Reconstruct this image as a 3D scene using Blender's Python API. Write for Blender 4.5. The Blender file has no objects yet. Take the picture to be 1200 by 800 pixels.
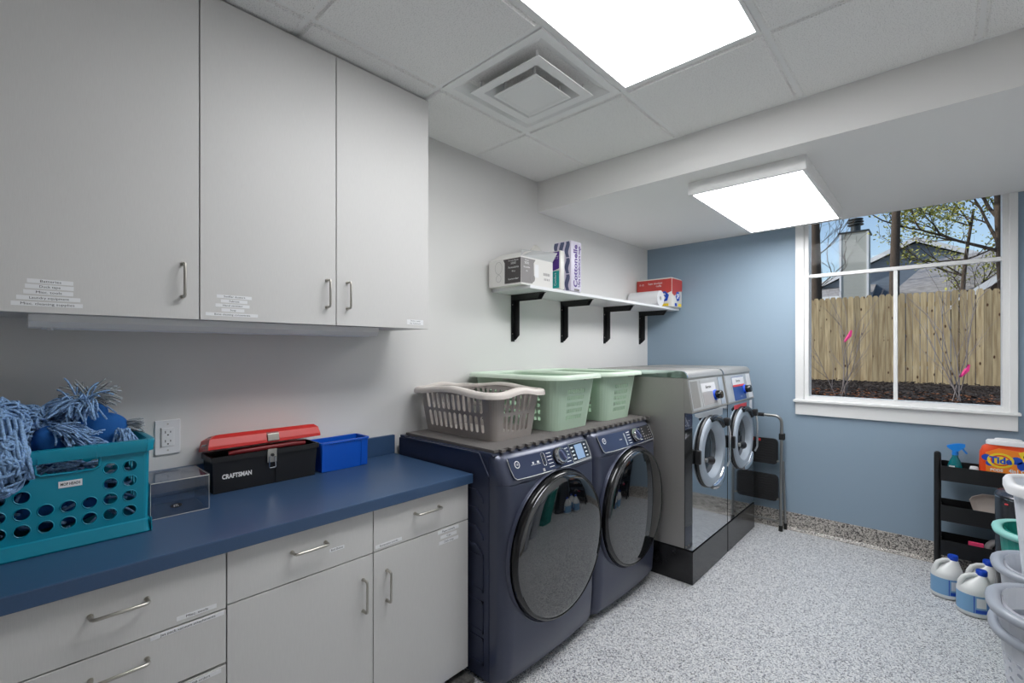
import bpy, bmesh, math, random
from mathutils import Vector, Matrix
R = math.radians
PI = math.pi
random.seed(7)
scn = bpy.context.scene
COL = scn.collection

# ------------------------------------------------------------------ camera, sky, sun, exposure
cam_d = bpy.data.cameras.new('camera')
cam_d.sensor_width = 36.0
cam_d.lens = 543.9 / 1200 * 36
cam_d.shift_y = 10.84 / 1200
cam_d.clip_start = 0.02
cam = bpy.data.objects.new('camera', cam_d)
cam.location = (2.1565, 0, 1.4592)
cam.rotation_euler = (PI / 2, 0, 0.7436)
COL.objects.link(cam)
scn.camera = cam

world = bpy.data.worlds.new('sky')
scn.world = world
world.use_nodes = True
wn = world.node_tree
wbg = wn.nodes['Background']
sky = wn.nodes.new('ShaderNodeTexSky')
sky.sky_type = 'NISHITA'
sky.sun_disc = False
sky.sun_elevation = R(38)
sky.sun_rotation = R(-114)
sky.air_density = 1.0
sky.dust_density = 0.6
wn.links.new(sky.outputs[0], wbg.inputs[0])
wbg.inputs[1].default_value = 0.17

sun_d = bpy.data.lights.new('sun', 'SUN')
sun_d.energy = 3.6
sun_d.angle = R(0.6)
sun_d.color = (1, 0.95, 0.87)
sun = bpy.data.objects.new('sun', sun_d)
sun.rotation_euler = Vector((0.85, 0.40, -0.60)).to_track_quat('-Z', 'Y').to_euler()
sun.location = (-10, -6, 12)
COL.objects.link(sun)

vs = scn.view_settings
vs.view_transform = 'Standard'
vs.look = 'None'
vs.gamma = 1
vs.use_curve_mapping = False
vs.exposure = 0.0
PANEL = 13.5          # radiance of the lit ceiling panels

# ------------------------------------------------------------------ materials
def s2l(c):
    return tuple(((v / 255) / 12.92 if v / 255 <= 0.04045 else ((v / 255 + 0.055) / 1.055) ** 2.4) for v in c)

class NT:
    def __init__(s, m):
        s.t = m.node_tree
    def n(s, kind, **kw):
        o = s.t.nodes.new('ShaderNode' + kind)
        for k, v in kw.items():
            if k in o.inputs:
                o.inputs[k].default_value = v
            else:
                setattr(o, k, v)
        return o
    def l(s, a, b):
        s.t.links.new(a, b)

def mat(name, rgb, rough=0.5, metal=0.0, var=0.0, vscale=8, bump=0.0, bscale=60, spec=0.5, coat=0.0, ior=None,
        trans=0.0, alpha=1.0, emit=0, stretch=None, sheen=0):
    m = bpy.data.materials.new(name)
    m.use_nodes = True
    p = m.node_tree.nodes['Principled BSDF']
    c = s2l(rgb) if max(rgb) > 1 else rgb
    p.inputs['Base Color'].default_value = (*c, 1)
    p.inputs['Roughness'].default_value = rough
    p.inputs['Metallic'].default_value = metal
    p.inputs['Specular IOR Level'].default_value = spec
    p.inputs['Coat Weight'].default_value = coat
    p.inputs['Coat Roughness'].default_value = 0.05
    p.inputs['Transmission Weight'].default_value = trans
    p.inputs['Alpha'].default_value = alpha
    p.inputs['Sheen Weight'].default_value = sheen
    if ior: p.inputs['IOR'].default_value = ior
    if emit:
        p.inputs['Emission Color'].default_value = (*c, 1)
        p.inputs['Emission Strength'].default_value = emit
    t = NT(m)
    if var or bump:
        co = t.n('TexCoord')
        mp = t.n('Mapping')
        if stretch: mp.inputs['Scale'].default_value = stretch
        t.l(co.outputs['Object'], mp.inputs['Vector'])
    if var:
        nz = t.n('TexNoise', Scale=vscale, Detail=4.0, Roughness=0.6)
        t.l(mp.outputs[0], nz.inputs['Vector'])
        cr = t.n('ValToRGB')
        cr.color_ramp.elements[0].position = 0.3
        cr.color_ramp.elements[1].position = 0.7
        cr.color_ramp.elements[0].color = (*[max(0, x * (1 - var)) for x in c], 1)
        cr.color_ramp.elements[1].color = (*[min(1, x * (1 + var)) for x in c], 1)
        t.l(nz.outputs['Fac'], cr.inputs[0])
        t.l(cr.outputs[0], p.inputs['Base Color'])
    if bump:
        nb = t.n('TexNoise', Scale=bscale, Detail=3.0)
        t.l(mp.outputs[0], nb.inputs['Vector'])
        bp = t.n('Bump', Strength=bump, Distance=0.01)
        t.l(nb.outputs['Fac'], bp.inputs['Height'])
        t.l(bp.outputs[0], p.inputs['Normal'])
    return m

def speckle(name, stops, scale, rough, bump=0.03):
    m = bpy.data.materials.new(name); m.use_nodes = True
    p = m.node_tree.nodes['Principled BSDF']; t = NT(m)
    co = t.n('TexCoord')
    v = t.n('TexVoronoi', Scale=scale); v.inputs['Randomness'].default_value = 1
    t.l(co.outputs['Object'], v.inputs['Vector'])
    sp = t.n('SeparateColor')
    t.l(v.outputs['Color'], sp.inputs[0])
    cr = t.n('ValToRGB'); cr.color_ramp.interpolation = 'CONSTANT'
    e = cr.color_ramp.elements
    e[0].position = 0; e[0].color = (*s2l(stops[0][1]), 1)
    e[1].position = stops[1][0]; e[1].color = (*s2l(stops[1][1]), 1)
    for pos, c in stops[2:]:
        k = e.new(pos); k.color = (*s2l(c), 1)
    t.l(sp.outputs[0], cr.inputs[0])
    t.l(cr.outputs[0], p.inputs['Base Color'])
    p.inputs['Roughness'].default_value = rough
    b = t.n('Bump', Strength=bump, Distance=0.002)
    t.l(sp.outputs[1], b.inputs['Height']); t.l(b.outputs[0], p.inputs['Normal'])
    return m

def dotted(name, rgb, dot, scale, thr, rough):
    m = mat(name, rgb, rough); p = m.node_tree.nodes['Principled BSDF']; t = NT(m)
    co = t.n('TexCoord')
    nz = t.n('TexNoise', Scale=scale, Detail=2.0)
    t.l(co.outputs['Object'], nz.inputs['Vector'])
    cr = t.n('ValToRGB')
    cr.color_ramp.elements[0].position = thr; cr.color_ramp.elements[0].color = (*s2l(dot), 1)
    cr.color_ramp.elements[1].position = thr + 0.05; cr.color_ramp.elements[1].color = (*s2l(rgb), 1)
    t.l(nz.outputs['Fac'], cr.inputs[0]); t.l(cr.outputs[0], p.inputs['Base Color'])
    b = t.n('Bump', Strength=0.35, Distance=0.004)
    t.l(cr.outputs[0], b.inputs['Height']); t.l(b.outputs[0], p.inputs['Normal'])
    return m

def wood_picket(name):
    m = bpy.data.materials.new(name); m.use_nodes = True
    p = m.node_tree.nodes['Principled BSDF']; t = NT(m)
    p.inputs['Roughness'].default_value = 0.8
    co = t.n('TexCoord'); oi = t.n('ObjectInfo')
    ad = t.n('VectorMath', operation='ADD'); mu = t.n('VectorMath', operation='SCALE'); mu.inputs['Scale'].default_value = 1
    cx = t.n('CombineXYZ'); ml = t.n('Math', operation='MULTIPLY'); ml.inputs[1].default_value = 97
    t.l(oi.outputs['Random'], ml.inputs[0]); t.l(ml.outputs[0], cx.inputs[2]); t.l(ml.outputs[0], cx.inputs[0])
    t.l(co.outputs['Object'], ad.inputs[0]); t.l(cx.outputs[0], ad.inputs[1])
    mp = t.n('Mapping'); mp.inputs['Scale'].default_value = (14, 14, 1.1)
    t.l(ad.outputs[0], mp.inputs[0])
    nz = t.n('TexNoise', Scale=1.6, Detail=4.0); t.l(mp.outputs[0], nz.inputs['Vector'])
    cr = t.n('ValToRGB'); e = cr.color_ramp.elements
    e[0].position = .3; e[0].color = (*s2l((158, 134, 98)), 1)
    e[1].position = .7; e[1].color = (*s2l((216, 196, 154)), 1)
    t.l(nz.outputs['Fac'], cr.inputs[0])
    hs = t.n('HueSaturation'); t.l(cr.outputs[0], hs.inputs['Color'])
    mr = t.n('MapRange'); mr.inputs['To Min'].default_value = .66; mr.inputs['To Max'].default_value = 1.15
    t.l(oi.outputs['Random'], mr.inputs[0]); t.l(mr.outputs[0], hs.inputs['Value'])
    m2 = t.n('Mapping'); m2.inputs['Scale'].default_value = (7, 7, 3.4); t.l(ad.outputs[0], m2.inputs[0])
    vo = t.n('TexVoronoi', Scale=1.3); t.l(m2.outputs[0], vo.inputs['Vector'])
    kr = t.n('ValToRGB'); kr.color_ramp.elements[0].position = .10; kr.color_ramp.elements[1].position = .17
    t.l(vo.outputs['Distance'], kr.inputs[0])
    mx = t.n('MixRGB'); mx.inputs[1].default_value = (*s2l((84, 56, 34)), 1)
    t.l(kr.outputs[0], mx.inputs[0]); t.l(hs.outputs[0], mx.inputs[2]); t.l(mx.outputs[0], p.inputs['Base Color'])
    return m

def siding(name, rgb, pitch):
    m = mat(name, rgb, 0.7); p = m.node_tree.nodes['Principled BSDF']; t = NT(m)
    co = t.n('TexCoord'); w = t.n('TexWave', wave_type='BANDS', bands_direction='Z', wave_profile='SAW', Scale=0.31416 / pitch * 1.0)
    t.l(co.outputs['Object'], w.inputs['Vector'])
    b = t.n('Bump', Strength=1.0, Distance=0.05); t.l(w.outputs['Fac'], b.inputs['Height']); t.l(b.outputs[0], p.inputs['Normal'])
    return m

def thin_glass(name, tint, refl, graze=.9):
    m = bpy.data.materials.new(name); m.use_nodes = True; t = NT(m)
    m.node_tree.nodes.remove(m.node_tree.nodes['Principled BSDF'])
    out = m.node_tree.nodes['Material Output']
    tr = t.n('BsdfTransparent'); tr.inputs[0].default_value = (*tint, 1)
    gl = t.n('BsdfGlossy'); gl.inputs['Roughness'].default_value = 0.02
    lw = t.n('LayerWeight'); pw = t.n('Math', operation='POWER'); pw.inputs[1].default_value = 5
    fr = t.n('Math', operation='MULTIPLY_ADD'); fr.inputs[1].default_value = graze; fr.inputs[2].default_value = refl
    t.l(lw.outputs['Facing'], pw.inputs[0]); t.l(pw.outputs[0], fr.inputs[0])
    mx = t.n('MixShader')
    t.l(fr.outputs[0], mx.inputs[0]); t.l(tr.outputs[0], mx.inputs[1]); t.l(gl.outputs[0], mx.inputs[2]); t.l(mx.outputs[0], out.inputs[0])
    return m

MT = {}
MT['wall'] = mat('wall_paint_white', (226, 225, 223), 0.75, bump=0.02, bscale=220)
MT['blue_wall'] = mat('wall_paint_blue', (144, 164, 181), 0.6, bump=0.02, bscale=220)
MT['white_paint'] = mat('soffit_paint', (238, 237, 235), 0.7)
MT['floor'] = speckle('flake_epoxy_floor', [(0, (222, 222, 222)), (.34, (196, 198, 203)), (.58, (158, 161, 168)), (.76, (236, 236, 236)), (.88, (100, 102, 110)), (.955, (64, 64, 70))], 215, 0.33)
MT['base'] = speckle('flake_epoxy_cove_shaded', [(0, (190, 184, 176)), (.3, (168, 162, 156)), (.52, (128, 122, 118)), (.7, (212, 206, 198)), (.82, (84, 80, 78)), (.93, (52, 50, 50))], 150, 0.4)  # floor flakes made darker and browner: shade of the upright face painted in
MT['tile'] = dotted('fissured_tile', (243, 242, 240), (176, 175, 174), 300, 0.35, 0.9)
MT['grid'] = mat('grid_white', (240, 240, 239), 0.5)
MT['metal_white'] = mat('white_enamel', (236, 236, 235), 0.4)
MT['lamp'] = mat('lit_diffuser', (0.975, 0.985, 1.0), 0.6, emit=PANEL)
MT['dark'] = mat('dark_void', (18, 18, 20), 0.8)
MT['lam'] = mat('grey_laminate', (212, 211, 209), 0.5, var=0.035, vscale=30, stretch=(1, 30, 1))
MT['carc'] = mat('cabinet_carcass', (150, 149, 148), 0.6)
MT['counter'] = mat('navy_laminate', (58, 84, 118), 0.33, var=0.05, vscale=200)
MT['steel'] = mat('brushed_nickel', (190, 186, 178), 0.28, 1.0)
MT['chrome'] = mat('chrome', (225, 226, 228), 0.08, 1.0)
MT['paper'] = mat('label_paper', (240, 241, 243), 0.6)
MT['ink'] = mat('black_ink', (30, 30, 32), 0.6)
MT['white_ink'] = mat('white_ink', (235, 235, 235), 0.5)
MT['black'] = mat('black_plastic', (24, 24, 26), 0.42)
MT['blackgloss'] = mat('black_gloss', (12, 12, 14), 0.16, spec=0.6)
MT['rubber'] = mat('black_rubber', (22, 22, 22), 0.7)
MT['teal'] = mat('teal_plastic', (0, 138, 164), 0.35)
MT['pouch'] = mat('blue_cloth', (14, 88, 160), 0.85, bump=0.1, bscale=300)
MT['yarn'] = mat('blue_yarn', (142, 178, 222), 0.95, var=0.4, vscale=160, bump=0.5, bscale=400)
MT['yarn_grey'] = mat('grey_yarn', (150, 156, 160), 0.95, var=0.35, vscale=160)
MT['red'] = mat('red_plastic', (206, 44, 40), 0.4)
MT['dark_red'] = mat('dark_red_plastic', (120, 18, 24), 0.4)
MT['blue'] = mat('blue_plastic', (8, 88, 200), 0.3)
MT['acrylic'] = thin_glass('clear_acrylic', (.92, .94, .965), .06)
MT['pane'] = thin_glass('window_glass', (.985, .99, .99), .004, .45)
MT['dryer'] = mat('sapphire_enamel', (68, 73, 92), 0.34, 0.3, coat=0.25)
MT['dryer_side'] = mat('sapphire_side', (52, 58, 80), 0.45, 0.2)
MT['panel_blue'] = mat('control_panel_blue', (60, 70, 98), 0.25, 0.3)
MT['dark_glass'] = mat('tinted_door_glass', (9, 11, 14), 0.03, spec=0.5, ior=2.15)
MT['porthole'] = mat('porthole_glass', (10, 12, 15), 0.05)
MT['screen'] = mat('lcd_screen', (150, 176, 208), 0.15)
MT['mat'] = mat('grey_foam', (104, 100, 98), 0.9, bump=0.25, bscale=250)
MT['basket_grey'] = mat('taupe_plastic', (160, 153, 148), 0.45)
MT['basket_rim'] = mat('taupe_rim', (214, 206, 199), 0.4)
MT['green'] = mat('mint_plastic', (186, 210, 188), 0.4)
MT['green_rim'] = mat('mint_rim', (214, 230, 212), 0.4)
MT['grip'] = mat('grip_grey', (176, 172, 172), 0.5)
MT['ss'] = mat('stainless_side', (182, 179, 175), 0.45, 0.75, var=0.04, vscale=40, stretch=(40, 1, 1))
MT['mirror'] = mat('polished_stainless', (196, 200, 204), 0.07, 1.0)
MT['ring'] = mat('door_ring_grey', (176, 186, 197), 0.45, 0.1)
MT['silver'] = mat('silver_faceplate', (206, 208, 210), 0.3, 0.5)
MT['plinth'] = mat('black_plinth', (34, 34, 36), 0.22, var=0.2, vscale=10)
MT['knob_blue'] = mat('blue_knob', (30, 84, 220), 0.3)
MT['label_blue'] = mat('label_blue', (32, 76, 150), 0.4)
MT['label_red'] = mat('label_red', (222, 70, 78), 0.5)
MT['tube'] = mat('grey_tube', (150, 150, 148), 0.3, 0.8)
MT['card'] = mat('white_card', (226, 224, 220), 0.7)
MT['card_in'] = mat('card_inside', (196, 198, 198), 0.7)
MT['charcoal'] = mat('charcoal_print', (74, 70, 70), 0.6)
MT['grey_print'] = mat('grey_print', (140, 136, 136), 0.6)
MT['purple'] = mat('purple_print', (82, 44, 140), 0.4)
MT['lilac'] = mat('lilac_film', (222, 216, 232), 0.3)
MT['slate'] = mat('slate_print', (92, 98, 132), 0.4)
MT['teal_print'] = mat('teal_print', (20, 160, 156), 0.4)
MT['film'] = mat('clear_film', (228, 226, 220), 0.25)
MT['tan'] = mat('tan_print', (190, 140, 84), 0.5)
MT['red_print'] = mat('red_print', (196, 66, 60), 0.3)
MT['blue_print'] = mat('blue_print', (28, 78, 190), 0.35)
MT['yellow'] = mat('yellow_print', (246, 214, 50), 0.4)
MT['orange'] = mat('orange_plastic', (232, 78, 30), 0.3)
MT['orange_print'] = mat('orange_print', (248, 140, 40), 0.4)
MT['lid_white'] = mat('white_plastic', (232, 232, 234), 0.35)
MT['jug'] = mat('jug_plastic', (232, 233, 232), 0.3)
MT['jug_label'] = mat('jug_label', (126, 172, 212), 0.4)
MT['cap'] = mat('blue_cap', (20, 70, 190), 0.35)
MT['spray'] = mat('teal_bottle', (20, 150, 160), 0.1, trans=0.5)
MT['spray_head'] = mat('spray_head_blue', (20, 130, 220), 0.35)
MT['beige'] = mat('beige_plastic', (204, 192, 184), 0.5)
MT['pink'] = mat('pink_card', (240, 70, 120), 0.5)
MT['hamper'] = mat('hamper_grey', (214, 218, 226), 0.4)
MT['hamper_rim'] = mat('hamper_rim_grey', (164, 170, 181), 0.35)
MT['hamper_in'] = mat('hamper_white', (240, 243, 249), 0.4)
MT['hamper_teal'] = mat('hamper_teal', (40, 150, 138), 0.4)
MT['teal_rim'] = mat('hamper_teal_rim', (150, 214, 206), 0.4)
MT['can'] = mat('dark_stainless', (98, 98, 102), 0.25, 0.9)
MT['mulch'] = mat('dark_mulch', (46, 38, 34), 0.95, var=0.6, vscale=14, bump=1.0, bscale=18)
MT['picket'] = wood_picket('pine_picket')
MT['rail'] = mat('pine_rail', (170, 146, 104), 0.85)
MT['bark'] = mat('bark', (78, 68, 60), 0.95, var=0.3, vscale=9, bump=0.6, bscale=20, stretch=(4, 4, 1))
MT['twig'] = mat('twig', (150, 142, 140), 0.9)
MT['leaf'] = mat('spring_leaf', (172, 172, 84), 0.7)
MT['leaf_dark'] = mat('evergreen_leaf', (70, 84, 44), 0.8)
MT['sid_blue'] = siding('siding_blue_grey', (150, 164, 182), 0.16)
MT['sid_pale'] = siding('siding_pale', (206, 210, 206), 0.16)
MT['sid_brown'] = siding('siding_brown', (132, 112, 98), 0.16)
MT['shingle'] = mat('shingle', (152, 150, 150), 0.9, var=0.3, vscale=5, stretch=(1, 1, 5))
MT['fascia'] = mat('fascia_white', (218, 222, 228), 0.6)
MT['flue'] = mat('flue_cap', (60, 66, 70), 0.5, 0.5)
MT['ribbon'] = mat('pink_ribbon', (250, 70, 150), 0.6)
MT['dryleaf'] = mat('dry_leaf', (150, 96, 62), 0.9)
MT['rug'] = mat('grey_rug', (96, 94, 92), 0.95, var=0.5, vscale=60)

# ------------------------------------------------------------------ builders
ORG = {}
def org(o):
    while o is not None and o.name not in ORG:
        o = o.parent
    return ORG[o.name] if o is not None else Vector((0, 0, 0))

def thing(name, label, cat, loc=(0, 0, 0), group=None, kind=None):
    o = bpy.data.objects.new(name, None)
    o.empty_display_size = 0.05
    o.location = loc
    COL.objects.link(o)
    ORG[o.name] = Vector(loc)
    tag(o, label, cat, group, kind)
    return o

def tag(o, label=None, cat=None, group=None, kind=None):
    if label: o['label'] = label
    if cat: o['category'] = cat
    if group: o['group'] = group
    if kind: o['kind'] = kind
    return o

class B:
    def __init__(s):
        s.v = []; s.f = []; s.fm = []; s.cur = 0
    def mi(s, i):
        s.cur = i; return s
    def add(s, vs, fs):
        b = len(s.v)
        s.v += [tuple(v) for v in vs]
        s.f += [tuple(b + i for i in f) for f in fs]
        s.fm += [s.cur] * len(fs)
        return s
    def box(s, x0, x1, y0, y1, z0, z1, c=0.0):
        if c <= 0:
            vs = [(x, y, z) for x in (x0, x1) for y in (y0, y1) for z in (z0, z1)]
            return s.add(vs, [(0, 1, 3, 2), (4, 6, 7, 5), (0, 4, 5, 1), (2, 3, 7, 6), (0, 2, 6, 4), (1, 5, 7, 3)])
        bm = bmesh.new()
        bmesh.ops.create_cube(bm, size=1)
        for v in bm.verts:
            v.co = ((x0 + x1) / 2 + v.co.x * (x1 - x0), (y0 + y1) / 2 + v.co.y * (y1 - y0), (z0 + z1) / 2 + v.co.z * (z1 - z0))
        bmesh.ops.bevel(bm, geom=list(bm.edges), offset=c, segments=2, affect='EDGES', profile=0.5)
        return s.bm(bm)
    def bm(s, bm):
        bm.verts.index_update()
        s.add([v.co[:] for v in bm.verts], [[v.index for v in f.verts] for f in bm.faces])
        bm.free()
        return s
    def prism(s, poly, fn, a, b):
        """poly 2-D, fn(p, h) -> 3-D"""
        n = len(poly)
        vs = [fn(p, a) for p in poly] + [fn(p, b) for p in poly]
        fs = [tuple(range(n - 1, -1, -1)), tuple(range(n, 2 * n))] + [(i, (i + 1) % n, n + (i + 1) % n, n + i) for i in range(n)]
        return s.add(vs, fs)
    def loft(s, rings, cap=True, closed=False):
        n = len(rings[0]); vs = [p for r in rings for p in r]; fs = []
        m = len(rings)
        for k in range(m if closed else m - 1):
            a = k * n; b = ((k + 1) % m) * n
            for i in range(n):
                j = (i + 1) % n
                fs.append((a + i, a + j, b + j, b + i))
        if cap and not closed:
            fs += [tuple(range(n - 1, -1, -1)), tuple(range((m - 1) * n, m * n))]
        return s.add(vs, fs)
    def cyl(s, p0, p1, r0, r1=None, n=20, cap=True):
        return s.tube([p0, p1], [r0, r0 if r1 is None else r1], n, cap)
    def tube(s, pts, r, n=8, cap=True, closed=False):
        pts = [Vector(p) for p in pts]
        if not isinstance(r, (list, tuple)): r = [r] * len(pts)
        rings = []; up = None; m = len(pts)
        for i, p in enumerate(pts):
            if closed: d = pts[(i + 1) % m] - pts[i - 1]
            else: d = pts[min(i + 1, m - 1)] - pts[max(i - 1, 0)]
            if d.length < 1e-9: d = Vector((0, 0, 1))
            d.normalize()
            if up is None:
                up = Vector((0, 0, 1)) if abs(d.z) < 0.9 else Vector((1, 0, 0))
            a = up - d * up.dot(d)
            if a.length < 1e-6: a = d.orthogonal()
            a.normalize(); b = d.cross(a); up = a
            rings.append([p + a * (r[i] * math.cos(2 * PI * k / n)) + b * (r[i] * math.sin(2 * PI * k / n)) for k in range(n)])
        return s.loft(rings, cap, closed)
    def lathe(s, prof, c, axis='z', n=32, sx=1, sy=1, cap=True):
        """prof: (radius, height)"""
        rings = []
        for r, h in prof:
            ring = []
            for k in range(n):
                a = 2 * PI * k / n
                u, v = r * math.cos(a) * sx, r * math.sin(a) * sy
                if axis == 'z': q = (c[0] + u, c[1] + v, c[2] + h)
                elif axis == 'x': q = (c[0] + h, c[1] + u, c[2] + v)
                else: q = (c[0] + u, c[1] + h, c[2] + v)
                ring.append(q)
            rings.append(ring)
        return s.loft(rings, cap)
    def obj(s, name, m, parent=None, smooth=False, label=None, angle=40):
        me = bpy.data.meshes.new(name)
        o = org(parent)
        me.from_pydata([(v[0] - o.x, v[1] - o.y, v[2] - o.z) for v in s.v], [], s.f)
        bm = bmesh.new(); bm.from_mesh(me)
        bmesh.ops.recalc_face_normals(bm, faces=bm.faces)
        bm.to_mesh(me); bm.free()
        ms = m if isinstance(m, (list, tuple)) else [m]
        for k in ms: me.materials.append(MT[k] if isinstance(k, str) else k)
        if len(ms) > 1: me.polygons.foreach_set('material_index', s.fm)
        if smooth:
            me.polygons.foreach_set('use_smooth', [True] * len(me.polygons))
            me.set_sharp_from_angle(angle=R(angle))
        ob = bpy.data.objects.new(name, me)
        COL.objects.link(ob)
        if parent is not None: ob.parent = parent
        if label: ob['label'] = label
        return ob

def struct(name, b, m, label, cat, **k):
    o = b.obj(name, m, **k); tag(o, label, cat, kind='structure'); ORG[o.name] = Vector((0, 0, 0)); return o

def one(name, b, m, label, cat, group=None, **k):
    o = b.obj(name, m, **k); tag(o, label, cat, group); ORG[o.name] = Vector((0, 0, 0)); return o

def text(body, o, ux, uy, size, m, parent, name='lettering', align='CENTER', width=None, depth=0.0004, bold=0.0):
    cu = bpy.data.curves.new('t', 'FONT')
    cu.body = body; cu.size = size; cu.align_x = align; cu.align_y = 'CENTER'; cu.resolution_u = 2
    cu.offset = bold
    ob = bpy.data.objects.new('t', cu)
    COL.objects.link(ob)
    dg = bpy.context.evaluated_depsgraph_get()
    me = bpy.data.meshes.new_from_object(ob.evaluated_get(dg))
    bpy.data.objects.remove(ob); bpy.data.curves.remove(cu)
    ux, uy = Vector(ux), Vector(uy); n = ux.cross(uy).normalized(); o = Vector(o) + n * depth
    xs = [v.co.x for v in me.vertices] or [0, 1]
    k = width / max(1e-6, max(xs) - min(xs)) if width else 1
    b = B()
    b.add([o + ux * (v.co.x * k) + uy * v.co.y for v in me.vertices], [list(p.vertices) for p in me.polygons])
    bpy.data.meshes.remove(me)
    return b.obj(name, m, parent)

YZ = ((0, 1, 0), (0, 0, 1))       # lettering on a face that looks along +x
XZ = ((1, 0, 0), (0, 0, 1))       # lettering on a face that looks along -y

def rrect(a, b, r, u):
    """point on a rounded rectangle, u in 0..8: even segments are sides -y, +x, +y, -x, odd are corners"""
    u = u % 8; k = int(u); f = u - k
    if k == 0: return (-a + r + f * 2 * (a - r), -b)
    if k == 2: return (a, -b + r + f * 2 * (b - r))
    if k == 4: return (a - r - f * 2 * (a - r), b)
    if k == 6: return (-a, b - r - f * 2 * (b - r))
    cx, cy, a0 = {1: (a - r, -b + r, -90), 3: (a - r, b - r, 0), 5: (-a + r, b - r, 90), 7: (-a + r, -b + r, 180)}[k]
    t = R(a0 + 90 * f)
    return (cx + r * math.cos(t), cy + r * math.sin(t))

def perf(bd, fn, S, T, hole, N=16):
    """perforated double-skinned sheet; fn(s,t,d); hole(i,j) -> None or (shape, fs, ft)"""
    for i in range(len(S) - 1):
        for j in range(len(T) - 1):
            s0, s1, t0, t1 = S[i], S[i + 1], T[j], T[j + 1]
            h = hole(i, j)
            if h == 'open': continue
            if not h:
                for d in (0, 1):
                    q = [fn(s0, t0, d), fn(s1, t0, d), fn(s1, t1, d), fn(s0, t1, d)]
                    bd.add(q, [(0, 1, 2, 3)])
                continue
            sh, fs, ft = h
            sc, tc, hs, ht = (s0 + s1) / 2, (t0 + t1) / 2, (s1 - s0) / 2, (t1 - t0) / 2
            w = (Vector(fn(s1, tc, 0)) - Vector(fn(s0, tc, 0))).length / 2
            hh = (Vector(fn(sc, t1, 0)) - Vector(fn(sc, t0, 0))).length / 2
            n = 8 if sh == 'rect' else N
            outer = []; inner = []
            for k in range(n):
                th = 2 * PI * k / n + (0 if n == 16 else 0)
                c, s_ = math.cos(th), math.sin(th); m = max(abs(c), abs(s_))
                oc, os_ = c / m, s_ / m
                outer.append((sc + hs * oc, tc + ht * os_))
                if sh == 'rect': ic, is_ = oc * fs, os_ * ft
                elif sh == 'round': ic, is_ = c * fs, s_ * ft
                else:
                    a_, b_ = w * fs, hh * ft
                    if b_ > a_: ic, is_ = c * a_ / w, (s_ * a_ + (b_ - a_) * (1 if s_ > 1e-6 else -1 if s_ < -1e-6 else 0)) / hh
                    else: ic, is_ = (c * b_ + (a_ - b_) * (1 if c > 1e-6 else -1 if c < -1e-6 else 0)) / w, s_ * b_ / hh
                inner.append((sc + hs * ic, tc + ht * is_))
            vs = []
            for d in (0, 1):
                vs += [fn(p[0], p[1], d) for p in outer] + [fn(p[0], p[1], d) for p in inner]
            fc = []
            for k in range(n):
                k2 = (k + 1) % n
                fc.append((k, k2, n + k2, n + k))
                fc.append((2 * n + k, 2 * n + k2, 3 * n + k2, 3 * n + k))
                fc.append((n + k, n + k2, 3 * n + k2, 3 * n + k))
            bd.add(vs, fc)

def tub_fn(c, ab0, ab1, r0, r1, z0, z1, th):
    def fn(u, t, d):
        a = ab0[0] + (ab1[0] - ab0[0]) * t - d * th; b = ab0[1] + (ab1[1] - ab0[1]) * t - d * th
        x, y = rrect(a, b, max(0.004, r0 + (r1 - r0) * t - d * th), u)
        return (c[0] + x, c[1] + y, z0 + (z1 - z0) * t)
    return fn

def tub_cols(spec, corner=5):
    """spec: per side (-y,+x,+y,-x): (n, margin). returns S list and set of hole column indices"""
    S = []; hol = set()
    for k in range(4):
        n, m = spec[k]; u = 2 * k
        if n:
            S.append(u); e = [u + m + (1 - 2 * m) * i / n for i in range(n + 1)]
            base = len(S)
            S += e
            hol |= set(range(base, base + n))
        else:
            S += [u]
        S += [u + 1 + i / corner for i in range(corner)]
    S.append(8.0)
    return S, hol

def sweep_rim(bd, c, a, b, r, prof, z, N=6, zfn=None):
    us = []
    for k in range(4):
        us += [2 * k + i / 10 for i in range(10)] + [2 * k + 1 + i / N for i in range(N)]
    rings = []
    for u in us:
        ring = []
        for o, h in prof:
            x, y = rrect(a + o, b + o, max(.003, r + o), u)
            ring.append((c[0] + x, c[1] + y, z + h + (zfn(u) if zfn else 0)))
        rings.append(ring)
    bd.loft(rings, cap=False, closed=True)

def arc(c, r, a0, a1, n, plane='xz', k=0):
    out = []
    for i in range(n + 1):
        t = R(a0 + (a1 - a0) * i / n)
        u, v = r * math.cos(t), r * math.sin(t)
        out.append((c[0] + u, c[1], c[2] + v) if plane == 'xz' else (c[0], c[1] + u, c[2] + v) if plane == 'yz' else (c[0] + u, c[1] + v, c[2]))
    return out

# ------------------------------------------------------------------ the room
X1, Y0, Y1, ZC, ZS, YS = 2.86, -2.40, 4.356, 2.686, 2.469, 2.619
struct('floor', B().box(-0.15, X1 + .15, Y0 - .15, Y1 + .2, -0.10, 0.0), 'floor', 'light grey flake epoxy floor of the laundry room', 'floor')
struct('wall_left', B().box(-0.15, 0, Y0 - .15, Y1 + .2, 0, 2.95), 'wall', 'off-white painted wall behind the cabinets and washers', 'wall')
struct('wall_right', B().box(X1, X1 + .15, Y0 - .15, Y1 + .2, 0, 2.95), 'wall', 'off-white painted wall beside the laundry hampers', 'wall')
struct('wall_front', B().box(0, X1, Y0 - .15, Y0, 0, 2.95), 'wall', 'off-white painted wall behind the viewer', 'wall')
WX0, WX1, WZ0 = 1.345, 2.500, 1.045
wb = B().box(0, WX0, Y1, Y1 + .2, 0, 2.95).box(WX1, X1, Y1, Y1 + .2, 0, 2.95).box(WX0, WX1, Y1, Y1 + .2, 0, WZ0).box(WX0, WX1, Y1, Y1 + .2, 2.55, 2.95)
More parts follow.
